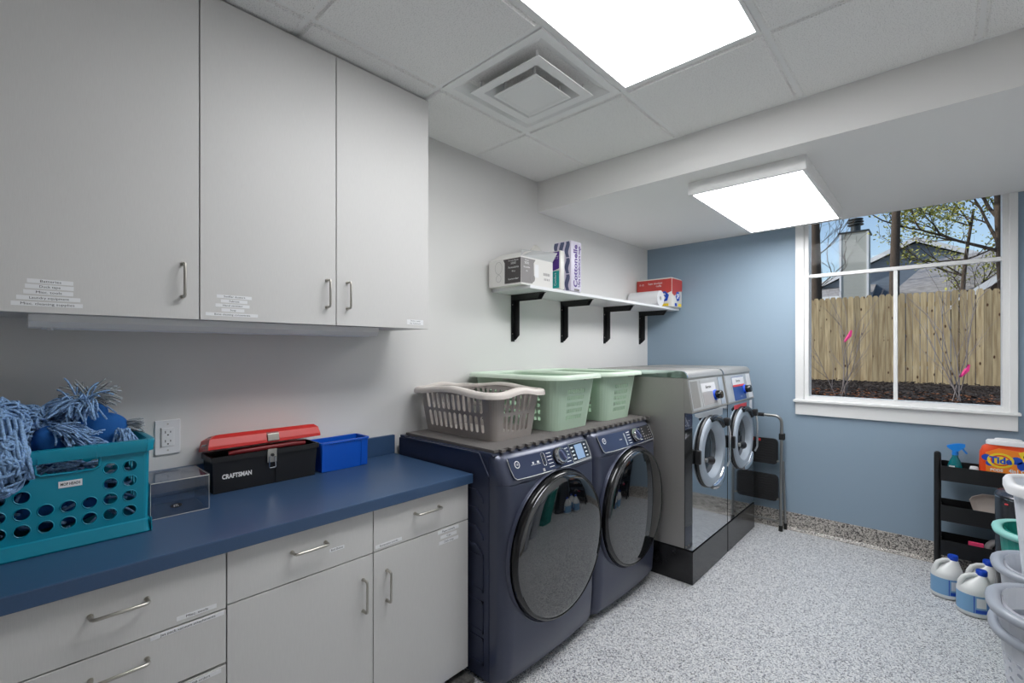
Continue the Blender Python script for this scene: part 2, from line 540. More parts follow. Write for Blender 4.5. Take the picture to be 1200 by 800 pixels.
struct('wall_back', wb, 'blue_wall', 'blue painted end wall around the window', 'wall')
struct('soffit', B().box(0.001, X1 - .001, YS, Y1 - .001, ZS, 2.94), 'white_paint', 'dropped white soffit over the window end of the room', 'soffit')
# cove bases with a rounded foot
def base_y(y, x0, x1):
    return B().prism([(y, 0), (y, .136), (y - .007, .136), (y - .009, .05), (y - .014, .02), (y - .03, .004), (y - .045, 0)], lambda p, h: (h, p[0], p[1]), x0, x1)
struct('baseboard_back', base_y(Y1 - .0005, 0.0, X1), 'base', 'speckled cove base along the blue end wall', 'baseboard')
bb = B().prism([(X1, 0), (X1, .136), (X1 - .007, .136), (X1 - .009, .05), (X1 - .014, .02), (X1 - .03, .004), (X1 - .045, 0)], lambda p, h: (p[0], h, p[1]), Y0, Y1 - .05)
struct('baseboard_right', bb, 'base', 'speckled cove base along the right wall', 'baseboard')
bl = B().prism([(0, 0), (0, .136), (.007, .136), (.009, .05), (.014, .02), (.03, .004), (.045, 0)], lambda p, h: (p[0], h, p[1]), 1.42, Y1 - .05)
struct('baseboard_left', bl, 'base', 'speckled cove base behind the washers', 'baseboard')

# ceiling: slab, T-bars, tiles
ceil = struct('ceiling', B().box(0, X1, Y0, YS, ZC + .03, 2.94), 'tile', 'suspended ceiling of white fissured tiles in a grid', 'ceiling')
gx = [.445, 1.055, 1.665, 2.275]
gy = [-2.295, -1.685, -1.075, -.465, .145, .755, 1.365, 1.975, 2.585]
xs_ = [0.0] + gx + [X1]; ys_ = [Y0] + gy + [YS]
for x in gx:
    if True:
        y_hi = YS
        B().box(x - .012, x + .012, Y0, y_hi, ZC + .004, ZC + .03).obj('grid_bar', 'grid', ceil)
for y in gy[:-1]:
    for i in range(5):
        if i == 2 and abs(y - 1.365) < .01: continue
        B().box(xs_[i] + (.0125 if i else 0), xs_[i + 1] - (.0125 if i < 4 else 0), y - .012, y + .012, ZC + .004, ZC + .03).obj('grid_bar', 'grid', ceil)
for nm, bx in (('wall_angle', (0, X1, YS - .02, YS, ZC + .002, ZC + .03)), ('wall_angle', (0, .02, Y0, YS - .02, ZC + .002, ZC + .03)), ('wall_angle', (X1 - .02, X1, Y0, YS - .02, ZC + .002, ZC + .03))):
    B().box(*bx).obj(nm, 'grid', ceil)
def tile_b(x0, x1, y0, y1):
    z1, zm, z0 = ZC + .028, ZC + .003, ZC - .006
    e = .012
    r = lambda d, z: [(x0 + d, y0 + d, z), (x1 - d, y0 + d, z), (x1 - d, y1 - d, z), (x0 + d, y1 - d, z)]
    return B().loft([r(.0, z1), r(.0, zm), r(.007, zm), r(.012, z0)])
full_mesh = {}
for i in range(5):
    for j in range(len(ys_) - 2):
        x0, x1 = xs_[i] + .008, xs_[i + 1] - .008
        y0, y1 = ys_[j] + .008, ys_[j + 1] - .008
        if j == len(ys_) - 3: y1 = YS - .018
        if i == 2 and j in (6, 7): continue       # lit panel
        if i == 1 and j == 7: continue            # air diffuser
        key = (round(x1 - x0, 3), round(y1 - y0, 3))
        if key not in full_mesh:
            full_mesh[key] = tile_b(0, key[0], 0, key[1]).obj('ceiling_tile', 'tile', ceil)
            o = full_mesh[key]
        else:
            o = bpy.data.objects.new('ceiling_tile', full_mesh[key].data); COL.objects.link(o); o.parent = ceil
        o.location = (x0, y0, 0)

# window
win = thing('window_1', 'white framed window looking onto the wooden fence', 'window', (1.92, Y1, WZ0), kind='structure')
GX0, GX1, GZ0, GZ1 = 1.386, 2.459, 1.100, 2.50
B().box(1.297, WX0 + .012, Y1 - .020, Y1 - .0005, 1.064, ZS - .001, .003).obj('casing', 'metal_white', win)
B().box(WX1 - .012, 2.527, Y1 - .020, Y1 - .0005, 1.064, ZS - .001, .003).obj('casing', 'metal_white', win)
B().box(1.285, 2.54, Y1 - .045, Y1 + .02, 1.046, 1.066, .004).obj('sill', 'metal_white', win)
B().box(1.297, 2.527, Y1 - .020, Y1 - .0005, .945, 1.046, .003).obj('apron', 'metal_white', win)
B().box(WX0, GX0, Y1, Y1 + .12, WZ0 + .02, 2.55).obj('jamb', 'metal_white', win)
B().box(GX1, WX1, Y1, Y1 + .12, WZ0 + .02, 2.55).obj('jamb', 'metal_white', win)
B().box(GX0, GX1, Y1 + .002, Y1 + .12, 1.06, GZ0 - .004).obj('bottom_rail', 'metal_white', win)
B().box(GX0, GX1, Y1, Y1 + .12, GZ1, 2.55).obj('top_rail', 'metal_white', win)
YG = Y1 + .035
B().box(GX0, GX1, YG - .015, YG + .02, 2.045, 2.072, .003).obj('glazing_bar', 'metal_white', win)
B().box(1.912, 1.936, YG - .015, YG + .02, GZ0 - .003, 2.045, .003).obj('glazing_bar', 'metal_white', win)
for a, b_, c_, d_ in ((GX0, 1.913, GZ0 - .004, 2.047), (1.935, GX1, GZ0 - .004, 2.047), (GX0, GX1, 2.07, GZ1)):
    B().box(a, b_, YG, YG + .004, c_, d_).obj('pane', 'pane', win)

# ------------------------------------------------------------------ lights and air diffuser
t = thing('ceiling_light', 'large lit rectangular troffer recessed in the ceiling grid', 'light', (1.36, 1.365, ZC))
fr = B()
for bx in ((1.068, 1.082, .768, 1.962), (1.638, 1.652, .768, 1.962), (1.082, 1.638, .768, .782), (1.082, 1.638, 1.948, 1.962)):
    fr.box(*bx, ZC - .002, ZC + .028)
fr.obj('frame', 'metal_white', t)
B().box(1.082, 1.638, .782, 1.948, ZC + .002, ZC + .008).obj('diffuser_panel', 'lamp', t)
t = thing('surface_light', 'lit white box light mounted under the soffit near window', 'light', (1.35, 3.4, ZS))
hb = B()
lx0, lx1, ly0, ly1, lz = 1.045, 1.655, 2.775, 4.00, ZS - .075
for bx in ((lx0, lx0 + .02, ly0, ly1), (lx1 - .02, lx1, ly0, ly1), (lx0 + .02, lx1 - .02, ly0, ly0 + .02), (lx0 + .02, lx1 - .02, ly1 - .02, ly1)):
    hb.box(*bx, lz, ZS - .001)
hb.obj('housing', 'metal_white', t)
B().box(lx0 + .02, lx1 - .02, ly0 + .02, ly1 - .02, lz + .004, lz + .010).obj('diffuser_panel', 'lamp', t)
B().box(lx0 + .02, lx1 - .02, ly0 + .02, ly1 - .02, ZS - .02, ZS - .002).obj('backing', 'metal_white', t)

t = thing('air_diffuser', 'square stepped air diffuser set in the ceiling grid', 'vent', (.75, 1.67, ZC))
def sq(cx, cy, h, z): return [(cx - h, cy - h, z), (cx + h, cy - h, z), (cx + h, cy + h, z), (cx - h, cy + h, z)]
dc = (.75, 1.67)
def frus(levels): return B().loft([sq(*dc, h, z) for h, z in levels], cap=False)
frus([(.297, ZC + .004), (.297, ZC - .004), (.262, ZC - .004), (.235, ZC + .012), (.150, ZC + .075), (.150, ZC + .08), (.24, ZC + .016), (.297, ZC + .008)]).obj('outer_frame', 'metal_white', t)
frus([(.205, ZC - .020), (.205, ZC - .023), (.160, ZC - .023), (.100, ZC + .035), (.100, ZC + .04), (.165, ZC - .018), (.205, ZC - .020)]).obj('middle_cone', 'metal_white', t)
B().loft([sq(*dc, .03, ZC - .005), sq(*dc, .128, ZC - .032), sq(*dc, .128, ZC - .035), sq(*dc, .118, ZC - .035), sq(*dc, .105, ZC - .030)], cap=True).obj('center_plate', 'metal_white', t)
B().lathe([(.125, ZC + .078), (.125, ZC + .2)], (*dc, 0), n=24).obj('duct_collar', 'dark', t)
for dx, dy in ((-.17, -.17), (.17, -.17), (.17, .17), (-.17, .17)):
    B().cyl((dc[0] + dx, dc[1] + dy, ZC - .02), (dc[0] + dx, dc[1] + dy, ZC + .045), .006, n=8).obj('mounting_post', 'metal_white', t)
for dx, dy in ((-.09, -.09), (.09, -.09), (.09, .09), (-.09, .09)):
    B().cyl((dc[0] + dx, dc[1] + dy, ZC - .03), (dc[0] + dx, dc[1] + dy, ZC + .03), .005, n=8).obj('mounting_post', 'metal_white', t)

# ------------------------------------------------------------------ cabinets
def pull(parent, p, axis, length, off):
    """U-shaped bar pull, p = centre on the face (facing +x)"""
    r = .0045; h = length / 2
    d = Vector((0, 1, 0)) if axis == 'y' else Vector((0, 0, 1)); o = Vector((1, 0, 0)); p = Vector(p)
    pts = [p - d * h, p - d * h + o * (off - .008), p - d * (h - .003) + o * (off - .002), p - d * (h - .009) + o * off,
           p + d * (h - .009) + o * off, p + d * (h - .003) + o * (off - .002), p + d * h + o * (off - .008), p + d * h]
    b = B().tube(pts, r, 10)
    for sg in (-1, 1):
        q = p + d * (h * sg); b.cyl(q, q + o * .003, .007, n=12)
    return b.obj('handle', 'steel', parent, smooth=True)

def sticker(parent, x, y0, y1, z0, z1, s, tilt=0.0, m='ink'):
    w, h = y1 - y0, z1 - z0
    st = B().box(x, x + .0006, y0, y1, z0, z1).obj('label_strip', 'paper', parent)
    if s:
        text(s, (x + .0006, (y0 + y1) / 2, (z0 + z1) / 2), *YZ, h * .82, m, st, width=min(w * .8, len(s) * h * .40), depth=.0003)
    return st

# upper cabinets
ZU0, ZU1, XU = 1.565, 2.672, .33
def upper(y0, y1, label, doors, light_bottom=True):
    t = thing('wall_cabinet', label, 'cabinet', (0, (y0 + y1) / 2, ZU0), 'grey laminate wall cabinets')
    b = B()
    b.box(.001, XU - .021, y0 + .0008, y0 + .018, ZU0, ZU1).box(.001, XU - .021, y1 - .018, y1 - .0008, ZU0, ZU1)
    b.box(.001, XU - .021, y0 + .018, y1 - .018, ZU0, ZU0 + .018).box(.001, XU - .021, y0 + .018, y1 - .018, ZU1 - .018, ZU1)
    b.box(.001, .010, y0 + .018, y1 - .018, ZU0 + .018, ZU1 - .018)
    b.obj('body', 'lam', t)
    B().box(XU - .0209, XU - .0195, y0 + .002, y1 - .002, ZU0 + .002, ZU1 - .002).obj('door_shadow_gap', 'carc', t)
    out = []
    for a, b_, hy in doors:
        d = B().box(XU - .019, XU, a + .0018, b_ - .0018, ZU0 - .001, ZU1 - .001, .0012).obj('door', 'lam', t)
        pull(d, (XU, hy, 1.690), 'z', .108, .032)
        out.append(d)
    return t, out
YA = [-.523, -.043, .437, .917, 1.387]
t1, d1 = upper(YA[0], YA[1], 'plain grey wall cabinet left of the one labelled batteries', [(YA[0], YA[1], -.09)])
t2, d2 = upper(YA[1], YA[2], 'grey wall cabinet above crate, its door labelled batteries and tools', [(YA[1], YA[2], .389)])
t3, d3 = upper(YA[2], YA[3 + 1], 'two-door grey wall cabinet nearest the shelf, two handles meeting mid-way', [(YA[2], YA[3], .877), (YA[3], YA[4], .965)])
for s, y0, y1, z in (('Batteries', .036, .128, 1.651), ('Duck tape', .032, .129, 1.636), ('Misc. tools', .029, .128, 1.6205), ('Laundry equipment', .016, .143, 1.6045), ('Misc. cleaning supplies', .006, .148, 1.588)):
    sticker(d2[0], XU, y0, y1, z - .0058, z + .0058, s)
for s, y0, y1, z in (('Swiffer dusters', .487, .597, 1.6475), ('Febreze', .499, .583, 1.632), ('Hand sanitizer', .483, .590, 1.6165), ('Soap', .501, .573, 1.601), ('Bona cleaning concentrate', .454, .618, 1.585)):
    sticker(d3[0], XU, y0, y1, z - .0056, z + .0056, s)
for s, y0, y1, z in (('Gloves, masks', 1.262, 1.355, 1.600), ('Air fresheners', 1.262, 1.355, 1.588)):
    sticker(d3[1], XU, y0, y1, z - .0055, z + .0055, s)
t = thing('under_cabinet_light', 'slim grey strip light under the wall cabinets', 'light', (.18, .6, ZU0))
B().prism([(.13, ZU0 - .001), (.27, ZU0 - .001), (.27, ZU0 - .022), (.255, ZU0 - .038), (.13, ZU0 - .038)], lambda p, h: (p[0], h, p[1]), .040, 1.15).obj('housing', 'metal_white', t)
B().box(.15, .235, .07, 1.12, ZU0 - .041, ZU0 - .0385).obj('lens', 'hamper_in', t)
B().cyl((.24, .085, ZU0 - .046), (.24, .085, ZU0 - .0385), .007, n=12).obj('switch_button', 'lid_white', t)

# base cabinets
XB, ZT, ZB = .610, .871, .045
def base_body(t, y0, y1):
    b = B().box(.001, XB - .021, y0 + .0008, y0 + .018, ZB, ZT).box(.001, XB - .021, y1 - .018, y1 - .0008, ZB, ZT)
    b.box(.001, XB - .021, y0 + .018, y1 - .018, ZB, ZB + .018).box(.001, .012, y0 + .018, y1 - .018, ZB + .018, ZT).box(.012, XB - .021, y0 + .018, y1 - .018, ZT - .02, ZT)
    b.obj('body', 'lam', t)
    B().box(XB - .0209, XB - .0195, y0 + .002, y1 - .002, ZB + .002, ZT - .002).obj('front_shadow_gap', 'dark', t)
    B().box(.03, XB - .075, y0 + .001, y1 - .001, 0.001, ZB - .001).obj('toe_kick', 'black', t)
def front(t, nm, y0, y1, z0, z1):
    return B().box(XB - .019, XB, y0 + .0018, y1 - .0018, z0 + .0018, z1 - .0018, .0012).obj(nm, 'lam', t)
tb0 = thing('base_cabinet', 'plain grey drawer cabinet left of the drawers below the crate', 'cabinet', (.3, -.285, 0), 'grey laminate base cabinets')
base_body(tb0, YA[0], -.048)
for z0, z1 in ((.700, .867), (.541, .700), (.30, .541), (.05, .30)):
    d = front(tb0, 'drawer', YA[0], -.048, z0, z1); pull(d, (XB, -.285, (z0 + z1) / 2 + .017), 'y', .112, .03)
tb1 = thing('base_cabinet', 'grey drawer stack under the counter below the crate', 'cabinet', (.3, .195, 0), 'grey laminate base cabinets')
base_body(tb1, -.048, .438)
dr = []
for z0, z1 in ((.700, .867), (.541, .700), (.30, .537), (.05, .30)):
    d = front(tb1, 'drawer', -.048, .438, z0, z1); pull(d, (XB, .195, .801 if z1 > .8 else .642 if z1 > .6 else (z0 + z1) / 2 + .03), 'y', .112, .03)
    dr.append(d)
sticker(dr[0], XB, .316, .412, .713, .725, 'Misc. tools')
sticker(dr[1], XB, .258, .431, .6845, .6965, 'Jet pack vacuum attachments')
sticker(dr[2], XB, .318, .424, .518, .530, 'USB orders')
tb2 = thing('base_cabinet', 'grey base cabinet with two drawers over two doors beside dryer', 'cabinet', (.3, .92, 0), 'grey laminate base cabinets')
base_body(tb2, .438, 1.393)
d = front(tb2, 'drawer', .438, .920, .708, .867); pull(d, (XB, .682, .804), 'y', .112, .03); sticker(d, XB, .752, .806, .763, .775, 'Bed Sheets')
d = front(tb2, 'drawer', .920, 1.393, .708, .867); pull(d, (XB, 1.166, .807), 'y', .120, .03); sticker(d, XB, .929, 1.045, .719, .732, 'Extension cords')
d = front(tb2, 'door', .438, .920, .05, .708); pull(d, (XB, .879, .567), 'z', .114, .03)
d = front(tb2, 'door', .920, 1.393, .05, .708); pull(d, (XB, .978, .567), 'z', .114, .03)
for s, y0, y1, z in (('Paper towels', 1.222, 1.336, .694), ('Cups', 1.236, 1.325, .671), ('Dish soap', 1.228, 1.335, .648)):
    sticker(d, XB, y0, y1, z - .007, z + .007, s)
t = thing('countertop', 'long navy blue laminate countertop with backsplash', 'countertop', (.3, .44, .87))
B().box(.0012, .635, YA[0], 1.400, .8725, .914, .0025).obj('top', 'counter', t)
B().box(.0012, .021, YA[0], 1.400, .9145, 1.012, .002).obj('backsplash', 'counter', t)

# things in the shadow of the toe kick
t = thing('floor_mat', 'grey shaggy mat end poking out beneath the base cabinet', 'mat', (.63, 1.34, 0))
B().box(.55, .655, 1.30, 1.395, .001, .020, .006).obj('pile', 'rug', t)
B().box(.60, .665, 1.235, 1.298, .001, .014, .004).obj('edging', 'blue', t)

# outlet
t = thing('wall_outlet', 'white double wall outlet with a decora plate beside the crate', 'outlet', (0, .4115, 1.132))
B().box(.0005, .007, .372, .451, 1.068, 1.197, .002).obj('plate', 'lid_white', t)
ins = B().box(.0055, .0095, .392, .431, 1.098, 1.167, .001).obj('insert', 'lid_white', t)
for zc in (1.149, 1.115):
    for dy, w, h in ((-.008, .0013, .009), (.008, .0013, .007)):
        B().box(.0094, .0099, .4115 + dy - w, .4115 + dy + w, zc - h / 2 + .003, zc + h / 2 + .003).obj('slot', 'ink', t)
    B().cyl((.0094, .4115, zc - .008), (.0099, .4115, zc - .008), .0028, n=10).obj('slot', 'ink', t)
for z in (1.083, 1.182):
    B().cyl((.0068, .4115, z), (.0076, .4115, z), .003, n=10).obj('screw', 'steel', t)
B().box(.0094, .0106, .4065, .4165, 1.129, 1.1355).obj('reset_button', 'metal_white', t)
B().box(.003, .0095, .3885, .3912, 1.096, 1.169).obj('insert_gap', 'carc', t)

# ------------------------------------------------------------------ crate with mop heads
CX_, CY_ = .2125, .1135
t = thing('milk_crate', 'teal plastic crate of mop heads on the counter', 'crate', (CX_, CY_, .914))
fnc = tub_fn((CX_, CY_), (.176, .176), (.181, .181), .012, .014, .9155, 1.19, .004)
S = []; kind = {}
for k in range(4):
    u = 2 * k; m = .0335
    S.append(u); base = len(S); nc = 7
    S += [u + m + (1 - 2 * m) * i / nc for i in range(nc + 1)]
    for i in range(nc): kind[base + i] = (k, i)
    S += [u + 1 + i / 4 for i in range(4)]
S.append(8.0)
TA = [0, .177, .339, .499, .659, .820, 1.0]
TB = [0, .177, .339, .499, .760, .900, 1.0]
wb = B()
for i in range(len(S) - 1):
    mid = i in kind and kind[i][1] in (2, 3, 4)
    perf(wb, fnc, S[i:i + 2], TB if mid else TA, (lambda a, j: 'open' if j == 4 else ('round', .71, .71) if j in (1, 2) else None) if mid else (lambda a, j, q=i: ('round', .71, .71) if q in kind and 1 <= j <= 4 else None))
wb.obj('wall_shell', 'teal', t)
B().box(CX_ - .17, CX_ + .17, CY_ - .17, CY_ + .17, .916, .920).obj('bottom', 'teal', t)
rb = B(); sweep_rim(rb, (CX_, CY_), .181, .181, .014, [(-.005, -.002), (-.005, .006), (.0, .008), (.011, .006), (.013, .0), (.010, -.018), (.009, -.028), (.001, -.028), (0, -.002)], 1.186)
rb.obj('rim', 'teal', t, smooth=True, angle=50)
fb = B(); sweep_rim(fb, (CX_, CY_), .176, .176, .012, [(0, 0), (.011, 0), (.0130, .004), (.005, .036), (0, .040)], .9146)
fb.obj('foot_flange', 'teal', t)
for y in (-.052, .055, .172, .285):
    B().box(.388, .4055, y - .0014, y + .0014, 1.156, 1.194).obj('rim_rib', 'teal', t)
for yy in (-.074, .296):
    B().box(.388, .3995, yy - .0012, yy + .0012, .915, .955).obj('corner_rib', 'teal', t)
hp = [(.3935, .0480, 1.156), (.3935, .0500, 1.132), (.3935, .060, 1.124), (.3935, .1135, 1.123), (.3935, .167, 1.124), (.3935, .177, 1.132), (.3935, .179, 1.156)]
B().tube(hp, .0032, 8).obj('handle_lip', 'teal', t, smooth=True)
for i in range(len(S) - 1):
    if i in kind and kind[i][0] in (1,):
        u0, u1 = S[i], S[i + 1]; uc = (u0 + u1) / 2; hs = (u1 - u0) / 2
        for j in ((1, 2) if kind[i][1] in (2, 3, 4) else (1, 2, 3, 4)):
            t0, t1 = TA[j], TA[j + 1]
            pts = [Vector(fnc(uc + hs * .73 * math.cos(2 * PI * q / 16), (t0 + t1) / 2 + (t1 - t0) / 2 * .73 * math.sin(2 * PI * q / 16), 0)) for q in range(16)]
            B().tube(pts, .0014, 4, closed=True).obj('hole_rim', 'teal', t)
st = B().box(.3920, .3926, .094, .142, 1.084, 1.102).obj('label_strip', 'paper', t)
text('MOP HEADS', (.3926, .118, 1.093), *YZ, .0105, 'ink', st, width=.040, bold=.0002)

def yarn(b, p0, d, L, rad, droop, rnd, n=7, curl=0.0):
    p = Vector(p0); d = Vector(d).normalized(); pts = [p.copy()]; st = L / n
    cv = Vector((rnd.uniform(-1, 1), rnd.uniform(-1, 1), rnd.uniform(-.5, .5))) * curl
    for i in range(n):
        d = (d + Vector((0, 0, -droop)) + cv + Vector((rnd.uniform(-1, 1), rnd.uniform(-1, 1), rnd.uniform(-1, 1))) * .16).normalized()
        p = p + d * st
        pts.append(p.copy())
    b.tube(pts, [rad * (1.0 if i % 2 else .86) for i in range(len(pts))], 5)

def clampz(b, zmin, xmax, y1=None):
    nv = []
    for x, y, z in b.v:
        if x < xmax: z = max(z, zmin)
        nv.append((x, y, z))
    b.v = nv

GM = 'mop heads heaped in the teal crate'
rnd = random.Random(3)
def loops(b, c, rad, n, L, r, rnd, lo=-.2, steps=16, turn=.5, wild=.10):
    """strings wandering over an ellipsoidal mound"""
    for _ in range(n):
        th = rnd.uniform(0, 2 * PI); zz = rnd.uniform(lo, 1)
        q = math.sqrt(max(0, 1 - zz * zz)); d = Vector((q * math.cos(th), q * math.sin(th), zz))
        tan = d.orthogonal().normalized(); tan = (Matrix.Rotation(rnd.uniform(0, 2 * PI), 3, d) @ tan)
        cur = rnd.uniform(-turn, turn); k0 = rnd.uniform(.82, 1.04); ph = rnd.uniform(0, 6)
        st = L / steps / (sum(rad) / 3); pts = []
        for i in range(steps):
            k = k0 + wild * math.sin(i * .55 + ph)
            pts.append(Vector((c[0] + d.x * rad[0] * k, c[1] + d.y * rad[1] * k, c[2] + d.z * rad[2] * k)))
            tan = Matrix.Rotation(cur + rnd.uniform(-.25, .25), 3, d) @ tan
            d = (d + tan * st).normalized(); tan = (tan - d * tan.dot(d)).normalized()
        b.tube(pts, [r * (1.0 if i % 2 else .85) for i in range(steps)], 5)

# looped mop spilling over the left of the crate front
t = thing('mop_head', 'blue looped mop head spilling over the crate front', 'mop head', (.30, .0, 1.15), GM)
b = B()
loops(b, (.245, -.030, 1.225), (.115, .085, .095), 330, .15, .0036, rnd)
loops(b, (.200, .050, 1.235), (.100, .055, .060), 150, .12, .0034, rnd)
loops(b, (.418, -.015, 1.165), (.035, .055, .075), 130, .13, .0040, rnd, lo=-1)
loops(b, (.420, -.065, 1.135), (.030, .045, .075), 70, .12, .0040, rnd, lo=-1)
for i in range(70):
    y = rnd.uniform(-.10, .030); z = rnd.uniform(1.20, 1.25); xo = rnd.uniform(.42, .45)
    b.tube([(.29, y - .01, z + .02), (.345, y, z + .03), (xo - .02, y + .004, z + .010), (xo, y + .01, z - .04), (xo - .004, y + .018, z - .08)], .0038, 5)
b.v = [(v[0], v[1], max(v[2], 1.10 if v[0] < .38 else 1.055)) for v in b.v]
ys = b.obj('strings', 'yarn', t, smooth=True, angle=180); ys['kind'] = 'stuff'
B().lathe([(.0, 1.10), (.072, 1.11), (.085, 1.18), (.075, 1.25), (.0, 1.285)], (.22, -.03, 0), n=20, sx=1.15, sy=.8).obj('head_band', 'pouch', t, smooth=True)

def pouch(b, c, ax, bx, h, tilt):
    """soft folded pocket of the mop: a bulged pillow"""
    bm = bmesh.new()
    bmesh.ops.create_uvsphere(bm, u_segments=24, v_segments=14, radius=1)
    M = Matrix.Translation(Vector(c)) @ tilt.to_matrix().to_4x4()
    for v in bm.verts:
        x, y, z = v.co
        sx = math.copysign(abs(x) ** .7, x); sy = math.copysign(abs(y) ** .9, y); sz = math.copysign(abs(z) ** .7, z)
        v.co = M @ Vector((sx * ax, sy * bx, sz * h))
    b.bm(bm)
from mathutils import Euler
# middle mop: pocket lying behind the crate rim, fringe to the right
t = thing('mop_head', 'blue mop head with dark blue pocket lying low behind the crate rim', 'mop head', (.30, .10, 1.12), GM)
b = B(); pouch(b, (.300, .083, 1.185), .050, .038, .060, Euler((R(8), R(10), R(0))))
b.obj('pocket', 'pouch', t, smooth=True)
b = B()
for i in range(230):
    a = rnd.random()
    y = .085 + .05 * a + rnd.uniform(-.01, .01); z = 1.245 - .055 * a + rnd.uniform(-.01, .012); x = rnd.uniform(.25, .355)
    yarn(b, (x, y, z), (rnd.uniform(-.1, .7), rnd.uniform(.25, 1), rnd.uniform(-.2, .5)), rnd.uniform(.045, .085), .0027, .18, rnd, 6, .06)
for i in range(50):
    y = rnd.uniform(.05, .145); x = rnd.uniform(.30, .368)
    yarn(b, (x, y, rnd.uniform(1.12, 1.15)), (rnd.uniform(-.2, .25), rnd.uniform(-1, 1), rnd.uniform(-.2, .2)), rnd.uniform(.04, .07), .0036, .1, rnd, 6, .1)
b.v = [(min(v[0], .382), v[1], v[2]) for v in b.v]
o = b.obj('fringe', 'yarn', t, smooth=True, angle=180); o['kind'] = 'stuff'
# right mop: pocket standing up against the wall side, pale fringe at top
t = thing('mop_head', 'blue mop head standing upright, grey fringe on top, nearest the outlet', 'mop head', (.22, .20, 1.12), GM)
b = B(); pouch(b, (.250, .205, 1.205), .045, .052, .062, Euler((R(-22), R(-8), R(0))))
pouch(b, (.245, .170, 1.255), .035, .034, .050, Euler((R(-38), 0, 0)))
b.obj('pocket', 'pouch', t, smooth=True)
b = B()
for i in range(240):
    y = .150 + rnd.uniform(-.022, .03); x = rnd.uniform(.18, .30); z = 1.305 + rnd.uniform(-.02, .012)
    yarn(b, (x, y, z), (rnd.uniform(-.3, .9), rnd.uniform(-.9, .25), rnd.uniform(-.2, .5)), rnd.uniform(.05, .085), .0027, .22, rnd, 6, .05)
for i in range(50):
    y = .235 + rnd.uniform(-.01, .03); x = rnd.uniform(.24, .33)
    yarn(b, (x, y, 1.215 + rnd.uniform(-.03, .01)), (rnd.uniform(-.2, .5), rnd.uniform(-.2, .5), -.6), rnd.uniform(.03, .06), .0034, .1, rnd, 5)
b.v = [(min(v[0], .382), min(v[1], .284), v[2]) for v in b.v]
o = b.obj('fringe', 'yarn', t, smooth=True, angle=180); o['kind'] = 'stuff'
b = B()
for i in range(130):
    y = .168 + rnd.uniform(-.02, .025); x = rnd.uniform(.17, .27)
    yarn(b, (x, y, 1.312 + rnd.uniform(-.01, .012)), (rnd.uniform(-.6, .5), rnd.uniform(-.3, 1), rnd.uniform(.0, .5)), rnd.uniform(.04, .07), .0024, .14, rnd, 5)
for i in range(26):
    yarn(b, (rnd.uniform(.22, .28), .255, 1.225 + rnd.uniform(-.02, .015)), (rnd.uniform(-.4, .4), 1, rnd.uniform(-.1, .5)), rnd.uniform(.03, .055), .0028, .12, rnd, 5)
o = b.obj('grey_fringe', 'yarn_grey', t, smooth=True, angle=180); o['kind'] = 'stuff'
# buried mop seen through the crate holes
t = thing('mop_head', 'blue mop head at the bottom of the crate, seen through its round holes', 'mop head', (.21, .10, .92), GM)
b = B()
for i in range(150):
    yarn(b, (rnd.uniform(.08, .33), rnd.uniform(-.05, .25), rnd.uniform(.95, 1.08)), (rnd.uniform(-1, 1), rnd.uniform(-1, 1), rnd.uniform(-.3, .3)), rnd.uniform(.05, .10), .0045, .03, rnd, 5, .1)
b.v = [(min(max(v[0], .050), .374), min(max(v[1], -.070), .276), max(v[2], .926)) for v in b.v]
o = b.obj('strings', 'yarn', t, smooth=True, angle=180); o['kind'] = 'stuff'
b = B(); pouch(b, (.20, .10, 1.01), .11, .12, .07, Euler((0, 0, 0))); b.obj('pocket', 'pouch', t, smooth=True)

# ------------------------------------------------------------------ clear box, toolbox, blue bin
t = thing('acrylic_box', 'clear empty acrylic box between the crate and toolbox', 'box', (.21, .384, .914))
x0, x1, y0, y1, z0, z1, w = .125, .300, .310, .472, .9148, 1.030, .003
for bx in ((x1 - w, x1, y0, y1, z0, z1), (x0, x0 + w, y0, y1, z0, z1), (x0 + w, x1 - w, y0, y0 + w, z0, z1), (x0 + w, x1 - w, y1 - w, y1, z0, z1), (x0 + w, x1 - w, y0 + w, y1 - w, z0, z0 + w)):
    B().box(*bx).obj('side_panel', 'acrylic', t)
B().box(x0 - .002, x1 + .002, y0 - .002, y1 + .002, z1 + .0005, z1 + .004).obj('lid', 'acrylic', t)
ed = B()
for y in (y0, y1): ed.tube([(x1, y, z0 + .001), (x1, y, z1)], .0007, 6)
ed.tube([(x1, y0, z0 + .0015), (x1, y1, z0 + .0015)], .0008, 6).tube([(x1 + .002, y0, z1 + .002), (x1 + .002, y1, z1 + .002), (x0, y1, z1 + .002)], .0012, 6)
ed.obj('polished_edge', 'film', t)
B().lathe([(.017, 0), (.017, .0006)], (x1, .378, .948), axis='x', n=20, sy=.42).obj('logo_sticker', 'ink', t)
text('ETL', (x1 + .0006, .378, .948), *YZ, .009, 'white_ink', t, depth=.0004)

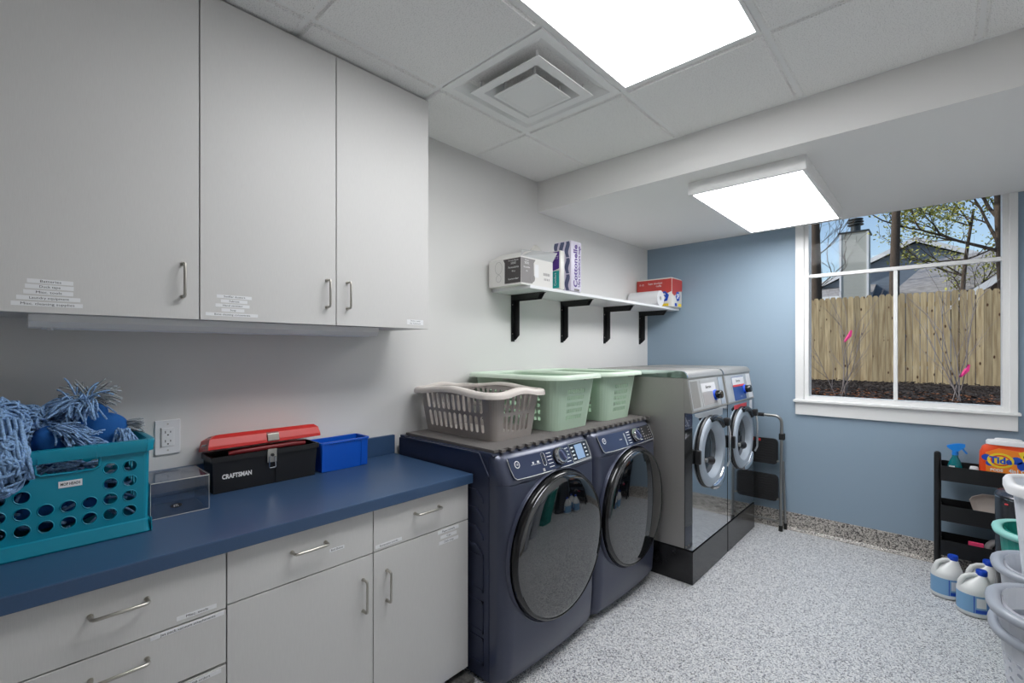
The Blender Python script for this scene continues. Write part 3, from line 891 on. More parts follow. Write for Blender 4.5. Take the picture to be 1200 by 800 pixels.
t = thing('toolbox', 'black toolbox with a red lid standing ajar on the counter', 'toolbox', (.07, .72, .914))
x0, x1, y0, y1 = .024, .150, .520, .922
def ring_(x0, x1, y0, y1, z): return [(x0, y0, z), (x1, y0, z), (x1, y1, z), (x0, y1, z)]
b = B().loft([ring_(x0 + .006, x1 - .012, y0 + .008, y1 - .008, .9148), ring_(x0 + .002, x1 - .004, y0 + .002, y1 - .002, 1.035), ring_(x0 + .002, x1 - .004, y0 + .002, y1 - .002, 1.052),
              ring_(x0 + .007, x1 - .009, y0 + .007, y1 - .007, 1.052), ring_(x0 + .009, x1 - .012, y0 + .010, y1 - .010, .925)])
b.obj('body', 'black', t)
B().loft([ring_(x0 - .002, x1 + .003, y0 - .004, y1 + .004, 1.036), ring_(x0 - .002, x1 + .003, y0 - .004, y1 + .004, 1.056), ring_(x0 + .004, x1 - .004, y0 + .003, y1 - .003, 1.056), ring_(x0 + .004, x1 - .004, y0 + .003, y1 - .003, 1.036)], cap=False, closed=True).obj('body_rim', 'black', t)
B().box(x1 - .008, x1 - .0035, .748, .7495, .92, 1.036).obj('body_groove', 'dark', t)
# lid hinged at the back, tilted open: built flat then rotated about the rear edge
hinge = Matrix.Translation((x0, 0, 1.060)) @ Matrix.Rotation(R(-11), 4, 'Y') @ Matrix.Translation((-x0, 0, -1.060))
def rot(bd, M=hinge):
    bd.v = [tuple(M @ Vector(v)) for v in bd.v]; return bd
lid = B()
lid.loft([ring_(x0, x1 + .004, y0 - .012, y1 + .012, 1.062), ring_(x0, x1 + .004, y0 - .012, y1 + .012, 1.074), ring_(x0 + .004, x1 - .004, y0 - .004, y1 + .008, 1.102), ring_(x0 + .018, x1 - .018, y0 + .020, y1 - .004, 1.116), ring_(x0 + .03, x1 - .035, y0 + .04, y1 - .02, 1.118)])
rot(lid).obj('lid', 'red', t)
rot(B().loft([[(x1 + .0045, .716, 1.064), (x1 + .0045, .762, 1.064), (x1 + .0045, .762, 1.074), (x1 + .0045, .716, 1.074)], [(x1 - .0030, .716, 1.064), (x1 - .0030, .762, 1.064), (x1 - .0030, .762, 1.103), (x1 - .0030, .716, 1.103)]])).obj('latch_recess', 'dark_red', t)
rot(B().box(x1 + .0030, x1 + .008, .716, .760, 1.068, 1.096, .001)).obj('strike_plate', 'steel', t)
rot(B().loft([[(x0 + .03, y0 - .0100, 1.080), (x1 - .03, y0 - .0100, 1.080), (x1 - .045, y0 + .012, 1.1125), (x0 + .045, y0 + .012, 1.1125)], [(x0 + .03, y0 - .0120, 1.081), (x1 - .03, y0 - .0120, 1.081), (x1 - .045, y0 + .010, 1.114), (x0 + .045, y0 + .010, 1.114)]])).obj('end_window', 'blackgloss', t)
B().tube([(x1 - .02, y0 + .06, 1.060), (x1 - .012, y0 + .10, 1.064), (x1 - .012, y1 - .10, 1.066), (x1 - .02, y1 - .05, 1.062)], .010, 10).obj('tray_handle', 'dark_red', t, smooth=True)
la = B().box(x1 + .002, x1 + .007, .713, .749, 1.006, 1.060, .001)
la.obj('latch_plate', 'steel', t)
B().cyl((x1 + .007, .731, 1.036), (x1 + .014, .731, 1.036), .006, n=12).obj('latch_pin', 'black', t)
B().tube([(x1 + .009, .7205, 1.030), (x1 + .010, .7185, .990), (x1 + .010, .7205, .985), (x1 + .010, .7415, .985), (x1 + .010, .7435, .990), (x1 + .009, .7415, 1.030)], .0024, 8).obj('latch_loop', 'chrome', t, smooth=True)
text('CRAFTSMAN', (x1 - .0055, .606, .976), *YZ, .024, 'white_ink', t, width=.104, depth=.0016, bold=.0010)

t = thing('storage_bin', 'small bright blue open plastic bin beside the toolbox', 'bin', (.085, 1.058, .914))
c = (.083, 1.058)
f = tub_fn(c, (.052, .110), (.058, .118), .008, .010, .9150, 1.046, .003)
b = B(); S, h_ = tub_cols([(0, 0)] * 4, 4); perf(b, f, S, [0, 1], lambda i, j: None); b.box(c[0] - .05, c[0] + .05, c[1] - .108, c[1] + .108, .9152, .919)
b.obj('tub', 'blue', t)
b = B(); sweep_rim(b, c, .058, .118, .010, [(-.004, 0), (-.003, .004), (.004, .004), (.005, -.004), (.001, -.005)], 1.045); b.obj('rim', 'blue', t)
for y in (.962, 1.152):
    B().prism([(.134, .916), (.1395, .919), (.142, 1.040), (.136, 1.040)], lambda p, h: (p[0], h, p[1]), y - .016, y + .016).obj('corner_pad', 'blue', t)
    s_ = -1 if y < 1 else 1
    yy = 1.058 + s_ * .119
    B().tube([(.075, yy, 1.010), (.077, yy + s_ * .008, .985), (.093, yy + s_ * .008, .985), (.095, yy, 1.010)], .002, 8).obj('bail_handle', 'steel', t)

# ------------------------------------------------------------------ dryers
def dryer(y0, y1, label, variant):
    t = thing('front_load_dryer', label, 'dryer', (.42, (y0 + y1) / 2, 0), 'dark blue front-load machines')
    yc = (y0 + y1) / 2
    def ring(z, xf, rc, inset=0.0, bow=.012):
        a, b_ = y0 + inset, y1 - inset
        pts = [(.05, a, z), (xf - rc - .02, a, z)]
        n = 7
        for i in range(n + 1):
            th = PI / 2 * i / n
            pts.append((xf - bow - rc + rc * math.sin(th), a + rc - rc * math.cos(th), z))
        for i in range(1, 8):
            s = i / 8; pts.append((xf - bow + bow * 4 * s * (1 - s), a + rc + (b_ - a - 2 * rc) * s, z))
        for i in range(n + 1):
            th = PI / 2 * (1 - i / n)
            pts.append((xf - bow - rc + rc * math.sin(th), b_ - rc + rc * math.cos(th), z))
        pts += [(xf - rc - .02, b_, z), (.05, b_, z)]
        return pts
    prof = [(.018, .775, .05), (.030, .800, .05), (.07, .822, .055), (.20, .832, .055), (.60, .835, .055), (.86, .832, .055), (.880, .829, .05), (.8805, .826, .05), (.886, .826, .05), (.8865, .829, .05),
            (.90, .826, .05), (.985, .785, .045), (1.004, .768, .045), (1.014, .745, .045)]
    b = B().loft([ring(z, xf, rc) for z, xf, rc in prof])
    b.obj('body', 'dryer', t, smooth=True, angle=35)
    # steel side shell in front of which the front panel starts
    for yy, s in ((y0, -1), (y1, 1)):
        sb = B().box(.045, .722, min(yy, yy + s * .0035), max(yy, yy + s * .0035), .02, 1.000)
        sb.obj('side_panel', 'dryer_side', t)
        if s < 0:
            e = .0035
            for k, (z0, z1) in enumerate(((.80, .84), (.72, .76), (.64, .68), (.56, .60))):
                B().prism([(.50, z0 + .03), (.64, z0 + .03), (.69, z0 - .01), (.69, z0 + .005), (.645, z0 + .045), (.50, z0 + .045)], lambda p, h: (p[0], h, p[1]), yy - e - .006, yy - e).obj('side_rib', 'dryer_side', t)
            for z0, z1 in ((.40, .56), (.22, .36), (.08, .20)):
                b = B()
                for bx in ((.56, .69, z0, z0 + .012), (.56, .69, z1 - .012, z1), (.68, .69, z0, z1)):
                    b.box(bx[0], bx[1], yy - e - .004, yy - e, bx[2], bx[3])
                b.obj('side_rib', 'dryer_side', t)
    B().prism([(.10, 1.000), (.10, 1.0148), (.735, 1.0148), (.750, 1.006), (.735, 1.0)], lambda p, h: (p[0], h, p[1]), y0 - .004, y1 + .004).obj('top_panel', 'dryer', t, smooth=True)
    B().tube([(.10, y0 - .006, 1.008), (.665, y0 - .006, 1.008), (.724, y0 - .006, .915)], .0035, 6).obj('top_trim', 'dryer', t, smooth=True)
    # control panel, a plate on the tilted upper front
    A = Vector((.8285, 0, .902)); Bt = Vector((.7905, 0, .988))
    up = (Bt - A); Lh = up.length; up.normalize(); nrm = Vector((up.z, 0, -up.x))
    def on(y, h, d=0):
        q = A + up * (h * Lh) + nrm * d
        # follow the bow of the front
        s = min(1, max(0, (y - (y0 + .05)) / (y1 - y0 - .10)))
        return (q.x - .012 + .012 * 4 * s * (1 - s), y, q.z)
    def plate(ya, yb, ha, hb, d0, d1, m, nm, par, cut=0.0):
        b = B(); n = 8
        lo = [ya + (yb - ya) * i / n for i in range(n + 1)]
        r = lambda y, d: [on(y + (0), ha, d), on(y, hb, d)]
        rings = [[on(y, ha, d0), on(y, ha, d1), on(y, hb, d1), on(y, hb, d0)] for y in lo]
        return b.loft(rings).obj(nm, m, par)
    cp = plate(y0 + .055, y1 - .045, .02, 1.0, .002, .0045, 'panel_blue', 'control_panel', t)
    # trim line along bottom and left, silver
    pts = [on(y0 + .046, 1.02, .005), on(y0 + .050, .5, .005), on(y0 + .058, .12, .005), on(y0 + .072, .0, .005)] + [on(y0 + .072 + (y1 - y0 - .12) * i / 8, -.02, .005) for i in range(1, 9)] + [on(y1 - .040, .3, .005), on(y1 - .042, 1.0, .005)]
    B().tube(pts, .0018, 6).obj('panel_trim', 'silver', t)
    W = y1 - y0
    # round emblem
    ec = Vector(on(y0 + .135 * W, .66, .005)); ux = Vector((0, 1, 0)); uy = up
    b = B(); 
    def disc(c, r, d, n=24, r0=0.0):
        c = Vector(c); b = B()
        lo = [c + ux * (r * math.cos(2 * PI * k / n)) + uy * (r * math.sin(2 * PI * k / n)) for k in range(n)]
        return b.loft([lo, [p + nrm * d for p in lo]])
    disc(ec, .0165, .001).obj('emblem', 'white_ink', t)
    disc(ec + nrm * .001, .0125, .0006).obj('emblem_disc', 'panel_blue', t)
    text('GE', ec + nrm * .0016, tuple(ux), tuple(uy), .014, 'white_ink', t, depth=.0005)
    # knob
    ky = .545 if variant == 0 else .60
    kc = Vector(on(y0 + ky * W, .56, .004))
    disc(kc, .041, .012, 32).obj('knob_skirt', 'black', t)
    b = B(); lo = lambda r, d: [kc + nrm * d + ux * (r * math.cos(2 * PI * k / 32)) + uy * (r * math.sin(2 * PI * k / 32)) for k in range(32)]
    b.loft([lo(.039, .012), lo(.037, .026), lo(.034, .031), lo(.029, .031), lo(.029, .027)]).obj('knob', 'chrome', t, smooth=True)
    disc(kc + nrm * .027, .0285, .002).obj('knob_face', 'panel_blue', t)
    bar = B(); q = kc + nrm * .029
    dv = (ux * -.45 + uy * .9).normalized(); dw = (ux * .9 + uy * .45).normalized()
    bar.loft([[q + dv * a + dw * c_ for a, c_ in ((-.026, -.008), (-.026, .008), (.026, .008), (.026, -.008))], [q + nrm * .008 + dv * a + dw * c_ for a, c_ in ((-.025, -.005), (-.025, .005), (.025, .005), (.025, -.005))]])
    bar.obj('knob_grip', 'slate', t)
    # cycle list beside the knob: short printed marks
    for k in range(5):
        h = .16 + .17 * k
        for dy, w in ((-.085, .034), (.053, .034)):
            ya = y0 + ky * W + dy
            plate(ya, ya + w, h, h + .035, .0045, .0052, 'white_ink', 'cycle_mark', t)
    if variant == 0:
        # power button in an oval frame
        pc = Vector(on(y0 + .385 * W, .62, .005))
        n = 20
        ov = [pc + ux * (.0125 * math.cos(2 * PI * k / n)) + uy * (.0125 * math.sin(2 * PI * k / n) + (.018 if math.sin(2 * PI * k / n) > 0 else -.018)) for k in range(n)]
        B().tube(ov, .0025, 6, closed=True).obj('button_frame', 'chrome', t, smooth=True)
        for dz in (.016, 0, -.016):
            disc(pc + uy * dz, .006, .001, 12).obj('button', 'ink', t)
        plate(y0 + .27 * W, y0 + .285 * W, .52, .62, .0045, .0052, 'white_ink', 'printed_mark', t)
        plate(y0 + .255 * W, y0 + .30 * W, .47, .49, .0045, .0052, 'white_ink', 'printed_mark', t)
        plate(y0 + .315 * W, y0 + .335 * W, .52, .62, .0045, .0052, 'white_ink', 'printed_mark', t)
        plate(y0 + .305 * W, y0 + .345 * W, .47, .49, .0045, .0052, 'white_ink', 'printed_mark', t)
        plate(y0 + .35 * W, y0 + .37 * W, .05, .20, .0045, .0052, 'grip', 'printed_mark', t)
        dp = plate(y0 + .69 * W, y1 - .050, .06, .97, .0045, .006, 'blackgloss', 'display', t)
        plate(y0 + .755 * W, y1 - .100, .12, .90, .006, .007, 'screen', 'screen', dp)
        for k in range(4):
            h = .16 + .2 * k
            plate(y0 + .705 * W, y0 + .735 * W, h, h + .07, .006, .007, 'white_ink', 'touch_key', dp)
            plate(y1 - .085, y1 - .068, h, h + .07, .006, .007, 'white_ink', 'touch_key', dp)
        B().tube([on(y0 + .69 * W, .04, .006), on(y1 - .05, .04, .006), on(y1 - .05, .99, .006), on(y0 + .69 * W, .99, .006)], .0018, 6, closed=True).obj('display_trim', 'silver', t)
    else:
        dp = plate(y0 + .74 * W, y1 - .045, .06, .97, .0045, .006, 'ink', 'display', t)
        for i in range(4):
            for k in range(5):
                h = .12 + .17 * k; ya = y0 + (.755 + .045 * i) * W
                if 1 <= i <= 2 and k >= 2: continue
                plate(ya, ya + .014, h, h + .05, .006, .0068, 'grip', 'touch_key', dp)
        plate(y0 + .43 * W, y0 + .445 * W, .1, .85, .0045, .006, 'silver', 'panel_divider', t)
        plate(y0 + .345 * W, y0 + .385 * W, .50, .56, .0045, .0052, 'grip', 'printed_mark', t)
    # door
    dz = .556; dcx = .834
    cen = (dcx, yc, dz); rr = .336
    dn = B().lathe([(rr + .0125, -.012), (rr + .0125, .004), (rr + .010, .007), (rr + .005, .004), (rr + .004, -.012)], cen, 'x', 64)
    dn.obj('bezel_ring', 'dryer', t, smooth=True)
    door = B().lathe([(rr * .9, -.012), (rr, -.010), (rr + .002, .012), (rr - .001, .026), (rr - .007, .034), (rr - .013, .036), (rr - .016, .034)], cen, 'x', 64).obj('door', 'blackgloss', t, smooth=True)
    g = [((rr - .0165) * math.cos(R(a)), .0335 + .022 * math.sin(R(a))) for a in range(0, 90, 10)] + [(.004, .0555)]
    B().lathe(g, cen, 'x', 64).obj('door_glass', 'dark_glass', door, smooth=True, angle=60)
    pts = [(dcx + .0365, yc + (rr - .0125) * math.cos(R(a)), dz + (rr - .0125) * math.sin(R(a))) for a in range(60, 206, 4)]
    B().tube(pts, .0022, 6).obj('door_trim', 'can', door, smooth=True)
    # feet
    for x in (.12, .70):
        for y in (y0 + .08, y1 - .08):
            B().cyl((x, y, .0008), (x, y, .0185), .022, n=14).obj('foot', 'black', t)
    B().lathe([(.004, 0), (.004, .002)], (.8345, y1 - .02, .44), 'x', 10).obj('screw', 'steel', t)
    return t
dryer(1.414, 2.110, 'dark blue front-load dryer nearest the counter, round tinted door', 0)
dryer(2.130, 2.826, 'dark blue front-load dryer between its twin and stainless washers', 1)

# foam mats with toothed front edges
def foam_mat(y0, y1, label):
    x0, x1, z0, z1 = .085, .742, 1.0160, 1.0280
    poly = [(x0, y0), (x0, y1), (x1, y1)]
    n = int(round((y1 - y0) / .058)); p = (y1 - y0) / n
    for i in range(n - 1, -1, -1):
        a = y0 + i * p
        poly += [(x1, a + p * .82), (x1 + .020, a + p * .92), (x1 + .022, a + p * .42), (x1, a + p * .52)]
    poly += [(x1, y0)]
    b = B().prism(poly, lambda q, h: (q[0], q[1], h), z0, z1)
    return one('foam_mat', b, 'mat', label, 'mat', 'grey foam mats on the dryers')
foam_mat(1.425, 2.118, 'grey foam mat with notched edge under the taupe basket')
foam_mat(2.122, 2.860, 'grey foam mat with notched edge under the farther green basket')

# ------------------------------------------------------------------ laundry baskets
def basket(name, label, cat, c, ab0, ab1, r0, r1, z0, z1, spec, rows, shape, m, mr, prof, zfn=None, group=None, th=.003, grips=(), solid=.1, top=.1, nrow_gap=None):
    t = thing(name, label, cat, (c[0], c[1], z0), group)
    f = tub_fn(c, ab0, ab1, r0, r1, z0, z1, th)
    S, hol = tub_cols(spec)
    T = [0, solid] + [solid + (1 - solid - top) * k / rows for k in range(1, rows + 1)] + [1.0]
    b = B(); perf(b, f, S, T, lambda i, j: shape if (i in hol and 1 <= j <= rows) else None)
    b.obj('basket_wall', m, t, smooth=True, angle=30)
    bt = B()
    us = [i / 4 for i in range(32)]
    lo = [(c[0] + rrect(ab0[0], ab0[1], r0, u)[0], c[1] + rrect(ab0[0], ab0[1], r0, u)[1]) for u in us]
    bt.loft([[(x, y, z0 + .0005) for x, y in lo], [(x, y, z0 + .005) for x, y in lo]]); bt.obj('bottom', m, t)
    rb = B(); sweep_rim(rb, c, ab1[0], ab1[1], r1, prof, z1, zfn=zfn); rb.obj('rim', mr, t, smooth=True, angle=60)
    for g in grips:
        B().lathe([(.0, -.010), (.030, -.008), (.036, 0), (.030, .008), (0, .010)], g[0], 'x' if g[1] == 'x' else 'y', 20, sy=.34).obj('hand_grip', 'grip', t, smooth=True)
    return t
lip = [(-.006, -.006), (-.006, .006), (0, .012), (.014, .013), (.028, .008), (.033, -.004), (.033, -.018), (.029, -.018), (.024, -.004), (.010, .001), (.002, -.006)]
ZM = 1.0285
def wav(u):
    k = int(u) % 8; f = u - int(u)
    if k in (0, 4): return .022 * max(0, math.cos((f - .5) * 2.4 * PI)) ** 1.0 if abs(f - .5) < .21 else -.0
    if k in (2, 6): return .018 * max(0, math.cos((f - .5) * 1.9 * PI)) if abs(f - .5) < .26 else 0
    return 0
def wav2(u):
    k = int(u) % 8; f = u - int(u)
    if k in (0, 4): return .012 * math.sin(f * PI) ** 2 - .006
    if k in (2, 6): return .010 * math.sin(f * PI) ** 2 - .006
    return -.006
basket('laundry_basket', 'taupe slotted laundry basket on the dryer nearest the counter', 'basket', (.352, 1.695), (.262, .145), (.292, .182), .03, .045, ZM, 1.262,
       [(11, .045), (6, .10), (11, .045), (6, .10)], 2, ('slot', .56, .86), 'basket_grey', 'basket_rim', lip, zfn=lambda u: wav2(u) * 1.6, solid=.12, top=.06)
lip2 = [(-.006, -.004), (-.006, .004), (0, .010), (.016, .011), (.034, .008), (.040, .000), (.040, -.014), (.036, -.014), (.032, -.002), (.006, -.004)]
def rect_spec(nx, ny): return [(nx, .08), (ny, .20), (nx, .08), (ny, .20)]
for yc, lab in ((2.128, 'mint green laundry basket standing behind the taupe basket'), (2.624, 'mint green laundry basket beside the stainless washer')):
    basket('laundry_basket', lab, 'basket', (.375, yc), (.280, .165), (.318, .205), .05, .06, ZM, 1.318,
           rect_spec(14, 10), 5, ('rect', .66, .62), 'green', 'green_rim', lip2, group='mint green laundry baskets', solid=.16, top=.22,
           grips=(((.375 + .335, yc + .06, 1.308), 'x'), ((.36, yc - .222, 1.308), 'y')))

# ------------------------------------------------------------------ stainless washers
def washer(y0, y1, label, variant):
    t = thing('stainless_washer', label, 'washer', (.65, (y0 + y1) / 2, 0), 'stainless front-load washers')
    yc = (y0 + y1) / 2; e = .003
    xb, xf = .255, 1.030
    B().box(xb, xf + .002, y0 + e, y1 - e, .001, .205, .002).obj('plinth', 'plinth', t)
    B().box(xb + .01, xf - .012, y0 + .01, y1 - .01, .2055, .215).obj('plinth_gap', 'dark', t)
    B().box(xb, .978, y0 + e, y1 - e, .2155, 1.285, .002).obj('body', 'ss', t)
    # front panel, mirror polished, with the door hole ringed over
    fpb = B(); cyd, czd = yc - .03, .792; pa, pb_, pz0, pz1 = y0 + e, y1 - e, .2155, 1.066
    perf(fpb, lambda u, v, d: (xf - d * (xf - .979), u, v), [pa, cyd - .2, cyd + .2, pb_], [pz0, czd - .2, czd + .2, pz1], lambda i, j: ('round', .80, .80) if (i, j) == (1, 1) else None, N=48)
    fpb.add([(.979, pa, pz0), (xf, pa, pz0), (xf, pa, pz1), (.979, pa, pz1), (.979, pb_, pz0), (xf, pb_, pz0), (xf, pb_, pz1), (.979, pb_, pz1)], [(0, 1, 2, 3), (4, 7, 6, 5), (0, 4, 5, 1), (3, 2, 6, 7)])
    fpb.obj('front_panel', 'mirror', t)
    B().box(.979, .983, y0 + .0015, y0 + e, .2155, 1.066).obj('corner_trim', 'black', t)
    # control head, leaning back
    B().prism([(.979, 1.069), (1.029, 1.069), (.992, 1.284), (.979, 1.284)], lambda p, h: (p[0], h, p[1]), y0 + e, y1 - e).obj('control_head', 'ss', t)
    # rounded hood
    hood = [(xb, 1.2865), (xb, 1.322), (xb + .012, 1.330), (.950, 1.330), (.975, 1.325), (.992, 1.310), (.999, 1.2865)]
    B().prism(hood, lambda p, h: (p[0], h, p[1]), y0 + .001, y1 - .001).obj('hood', 'ss', t, smooth=True)
    B().prism([(p[0] + (.002 if p[0] > .6 else -.002), p[1] + (.002 if p[1] > 1.3 else 0)) for p in hood], lambda p, h: (p[0], h, p[1]), y0 + .0005, y0 + .012).obj('hood_edge', 'mirror', t, smooth=True)
    A = Vector((1.0295, 0, 1.069)); up = Vector((.992 - 1.029, 0, .215)); L = up.length; up.normalize(); nrm = Vector((up.z, 0, -up.x)); ux = Vector((0, 1, 0))
    def plate(ya, yb, ha, hb, d0, d1, m, nm, par):
        q = lambda y, h, d: A + up * (h * L) + nrm * d + Vector((0, y, 0))
        return B().loft([[q(ya, ha, d0), q(yb, ha, d0), q(yb, hb, d0), q(ya, hb, d0)], [q(ya, ha, d1), q(yb, ha, d1), q(yb, hb, d1), q(ya, hb, d1)]]).obj(nm, m, par)
    W = y1 - y0
    fp = plate(y0 + .02, y1 - .12 if variant == 0 else y1 - .10, .05, .95, .001, .003, 'silver', 'faceplate', t)
    plate(y0 + .035, y0 + .15, .12, .90, .003, .004, 'ss' if variant == 0 else 'silver', 'drawer_cover', t)
    p = lambda f: y0 + W * f
    if variant == 0:
        plate(p(.30), p(.74), .10, .90, .003, .005, 'silver', 'instruction_plate', t)
        plate(p(.33), p(.69), .15, .52, .005, .006, 'grip', 'printed_panel', t)
        lb = plate(p(.31), p(.70), .54, .80, .005, .0062, 'lid_white', 'instruction_label', t)
        plate(p(.83), p(.96), .06, .94, .001, .004, 'ring', 'end_trim', t)
    else:
        plate(p(.26), p(.68), .06, .88, .003, .005, 'label_blue', 'instruction_plate', t)
        lb = plate(p(.26), p(.68), .60, .86, .005, .0062, 'lid_white', 'instruction_label', t)
        plate(p(.26), p(.68), .53, .60, .005, .0062, 'label_red', 'red_stripe', t)
        plate(p(.80), p(.95), .06, .94, .001, .004, 'lid_white', 'end_trim', t)
        pq = A + up * (.16 * L) + nrm * .006 + Vector((0, p(.50), 0))
        text('START', pq, tuple(ux), tuple(up), .014, 'white_ink', t)
    lc = A + up * ((.68 if variant == 0 else .73) * L) + nrm * .0064 + Vector((0, p(.50) if variant == 0 else p(.46), 0))
    text('Electrolux', lc, tuple(ux), tuple(up), .024, 'charcoal', lb, width=.10, bold=.0004)
    kc = A + up * (.40 * L) + nrm * .005 + Vector((0, p(.66), 0))
    lo = lambda r, d, n=24: [kc + nrm * d + ux * (r * math.cos(2 * PI * k / n)) + up * (r * math.sin(2 * PI * k / n)) for k in range(n)]
    B().loft([lo(.036, 0), lo(.034, .012)]).obj('knob_ring', 'knob_blue', t, smooth=True)
    B().loft([lo(.029, .012), lo(.028, .045), lo(.024, .050)]).obj('knob', 'blackgloss', t, smooth=True)
    # label under the control head
    if variant == 0:
        poly = [(y0 + .035, 1.062), (y1 - .10, 1.062), (y1 - .105, 1.010), (y1 - .20, 1.004), (y0 + .30, 1.020), (y0 + .10, 1.030), (y0 + .045, 1.045)]
        B().prism(poly, lambda q, h: (h, q[0], q[1]), xf + .0002, xf + .0012).obj('peeling_sticker', 'silver', t)
    else:
        B().box(xf + .0002, xf + .001, p(.22), p(.68), 1.018, 1.050).obj('warning_sticker', 'label_red', t)
        B().box(xf + .0002, xf + .001, p(.80), p(.90), .99, 1.06).obj('white_sticker', 'lid_white', t)
    # door
    dz = .792; cen = (xf, yc - .03, dz); cy = yc - .03
    door = B().lathe([(.226, .001), (.233, .008), (.231, .022), (.224, .030), (.210, .033), (.182, .033), (.171, .030), (.166, .024), (.158, .006), (.150, -.012)], cen, 'x', 56, cap=False).obj('door', 'ring', t, smooth=True, angle=32)
    B().lathe([(.236, .0005), (.240, .004), (.236, .014), (.231, .016)], cen, 'x', 56, cap=False).obj('door_gasket', 'black', t, smooth=True)
    B().lathe([(.152, -.018), (.151, -.013), (.11, -.006), (.06, -.001), (.003, .001)], cen, 'x', 48).obj('door_glass', 'porthole', door, smooth=True)
    # hinge, latch, handle
    B().box(xf + .001, xf + .036, cy - .262, cy - .232, dz - .045, dz + .045, .008).obj('hinge', 'black', t, smooth=True)
    a = []
    for k in range(0, 9):
        th = R(105 - 62 * k / 8); a.append((xf + .034, cy + .226 * math.cos(th), dz + .222 * math.sin(th)))
    B().tube(a, [.016, .02, .022, .022, .022, .022, .022, .02, .018], 10).obj('latch_arm', 'blackgloss', door, smooth=True)
    B().box(xf + .030, xf + .070, cy + .165, cy + .215, dz + .150, dz + .205, .01).obj('latch', 'black', door, smooth=True)
    hy = cy + .205
    B().tube([(xf + .055, hy, dz + .15), (xf + .064, hy, dz + .10), (xf + .064, hy, dz - .09), (xf + .048, hy - .004, dz - .13)], .0085, 10).obj('handle', 'chrome', door, smooth=True)
    a = []
    for k in range(0, 8):
        th = R(-38 - 62 * k / 7); a.append((xf + .030, cy + .230 * math.cos(th), dz + .228 * math.sin(th)))
    B().tube(a, [.014, .022, .027, .028, .028, .027, .022, .014], 10).obj('chrome_guard', 'chrome', door, smooth=True)
    B().tube([(xf + .034, cy - .150, dz - .030), (xf + .046, cy - .10, dz - .040), (xf + .040, cy - .055, dz - .060)], [.016, .028, .012], 10).obj('drain_knob', 'black', door, smooth=True)
    B().cyl((xf + .038, cy - .180, dz - .025), (xf + .052, cy - .180, dz - .025), .013, n=14).obj('hinge_bolt', 'steel', door)
    # side fittings on the dark strip
    for z in (.23, .245):
        B().cyl((.99 + (z - .23) * 1.2, y0 + .0005, z), (.99 + (z - .23) * 1.2, y0 + e + .001, z), .005, n=10).obj('screw', 'steel', t)
    for z in (.232,):
        B().cyl((xf, y0 + .03, z), (xf + .002, y0 + .03, z), .004, n=10).obj('screw', 'steel', t)
    return t
washer(2.878, 3.526, 'stainless front-load washer on a black plinth beside the dryer', 0)
washer(3.534, 4.190, 'stainless front-load washer with blue control label near step stool', 1)

# ------------------------------------------------------------------ step stool folded against the end wall
t = thing('step_stool', 'folded grey step stool with black treads behind the washers', 'step stool', (1.0, 4.28, 0))
YL = 4.262
def hoop(y0, y1, z0, x0, x1, zt, r=.055):
    pts = [(x0, y0, z0), (x0, y1, zt - r)]
    pts += [(x0 + r - r * math.cos(R(a)), y1, zt - r + r * math.sin(R(a))) for a in (20, 40, 60, 80)]
    pts += [(x1 - r + r * math.sin(R(a)), y1, zt - r + r * math.cos(R(a))) for a in (10, 30, 50, 70)]
    pts += [(x1, y1, zt - r), (x1, y0, z0)]
    return pts
B().tube(hoop(4.236, 4.268, .012, .79, 1.214, .928), .0115, 12).obj('front_frame', 'tube', t, smooth=True)
B().tube(hoop(4.296, 4.286, .012, .83, 1.232, .56, .04)[:2], .009, 10).obj('rear_leg', 'tube', t, smooth=True)
B().tube([(1.234, 4.306, .012), (1.220, 4.288, .56)], .009, 10).obj('rear_leg', 'tube', t, smooth=True)
B().tube([(.83, 4.305, .07), (.85, 4.303, .055), (1.19, 4.303, .055), (1.225, 4.305, .09)], .008, 10).obj('rear_brace', 'tube', t, smooth=True)
B().cyl((.92, 4.268, .928), (1.085, 4.268, .928), .0155, n=14).obj('hand_grip', 'rubber', t, smooth=True)
for x, y in ((.79, 4.236), (1.214, 4.236)):
    B().cyl((x, y, .0008), (x, y + .002, .045), .016, .014, n=14).obj('rubber_foot', 'rubber', t)
for x, y in ((.83, 4.300), (1.234, 4.306)):
    B().cyl((x, y, .0008), (x, y, .05), .012, n=12).obj('rubber_foot', 'rubber', t)
B().box(1.196, 1.236, 4.250, 4.292, .735, .785, .005).obj('hinge_block', 'rubber', t)
def tread(z0, z1, x0, x1, y):
    b = B(); n = 10
    ring = []
    for k in range(4):
        cx = (x1 - .035) if k in (0, 3) else (x0 + .035); cz = (z1 - .035) if k in (0, 1) else (z0 + .035)
        for i in range(5):
            a = R(90 * k + 90 * i / 4); ring.append((cx + .035 * math.cos(a), cz + .035 * math.sin(a)))
    b.prism(ring, lambda q, h: (q[0], h, q[1]), y, y + .022)
    o = b.obj('tread', 'black', t)
    k = 0; z = z0 + .025
    while z < z1 - .02:
        B().tube([(x0 + .03 + (x1 - x0 - .06) * i / 12, y - .001, z + (.004 if i % 2 else -.002)) for i in range(13)], .0028, 5).obj('grip_rib', 'rubber', o)
        z += .021
    return o
tr = tread(.525, .735, .81, 1.186, 4.268)
B().box(1.035, 1.060, 4.264, 4.2675, .708, .728, .002).obj('release_button', 'red', t)
tread(.225, .440, .81, 1.190, 4.262)
for z in (.25, .56):
    for x in (.812, 1.192):
        B().cyl((x, 4.236, z), (x, 4.262, z), .007, n=10).obj('rivet', 'steel', t)

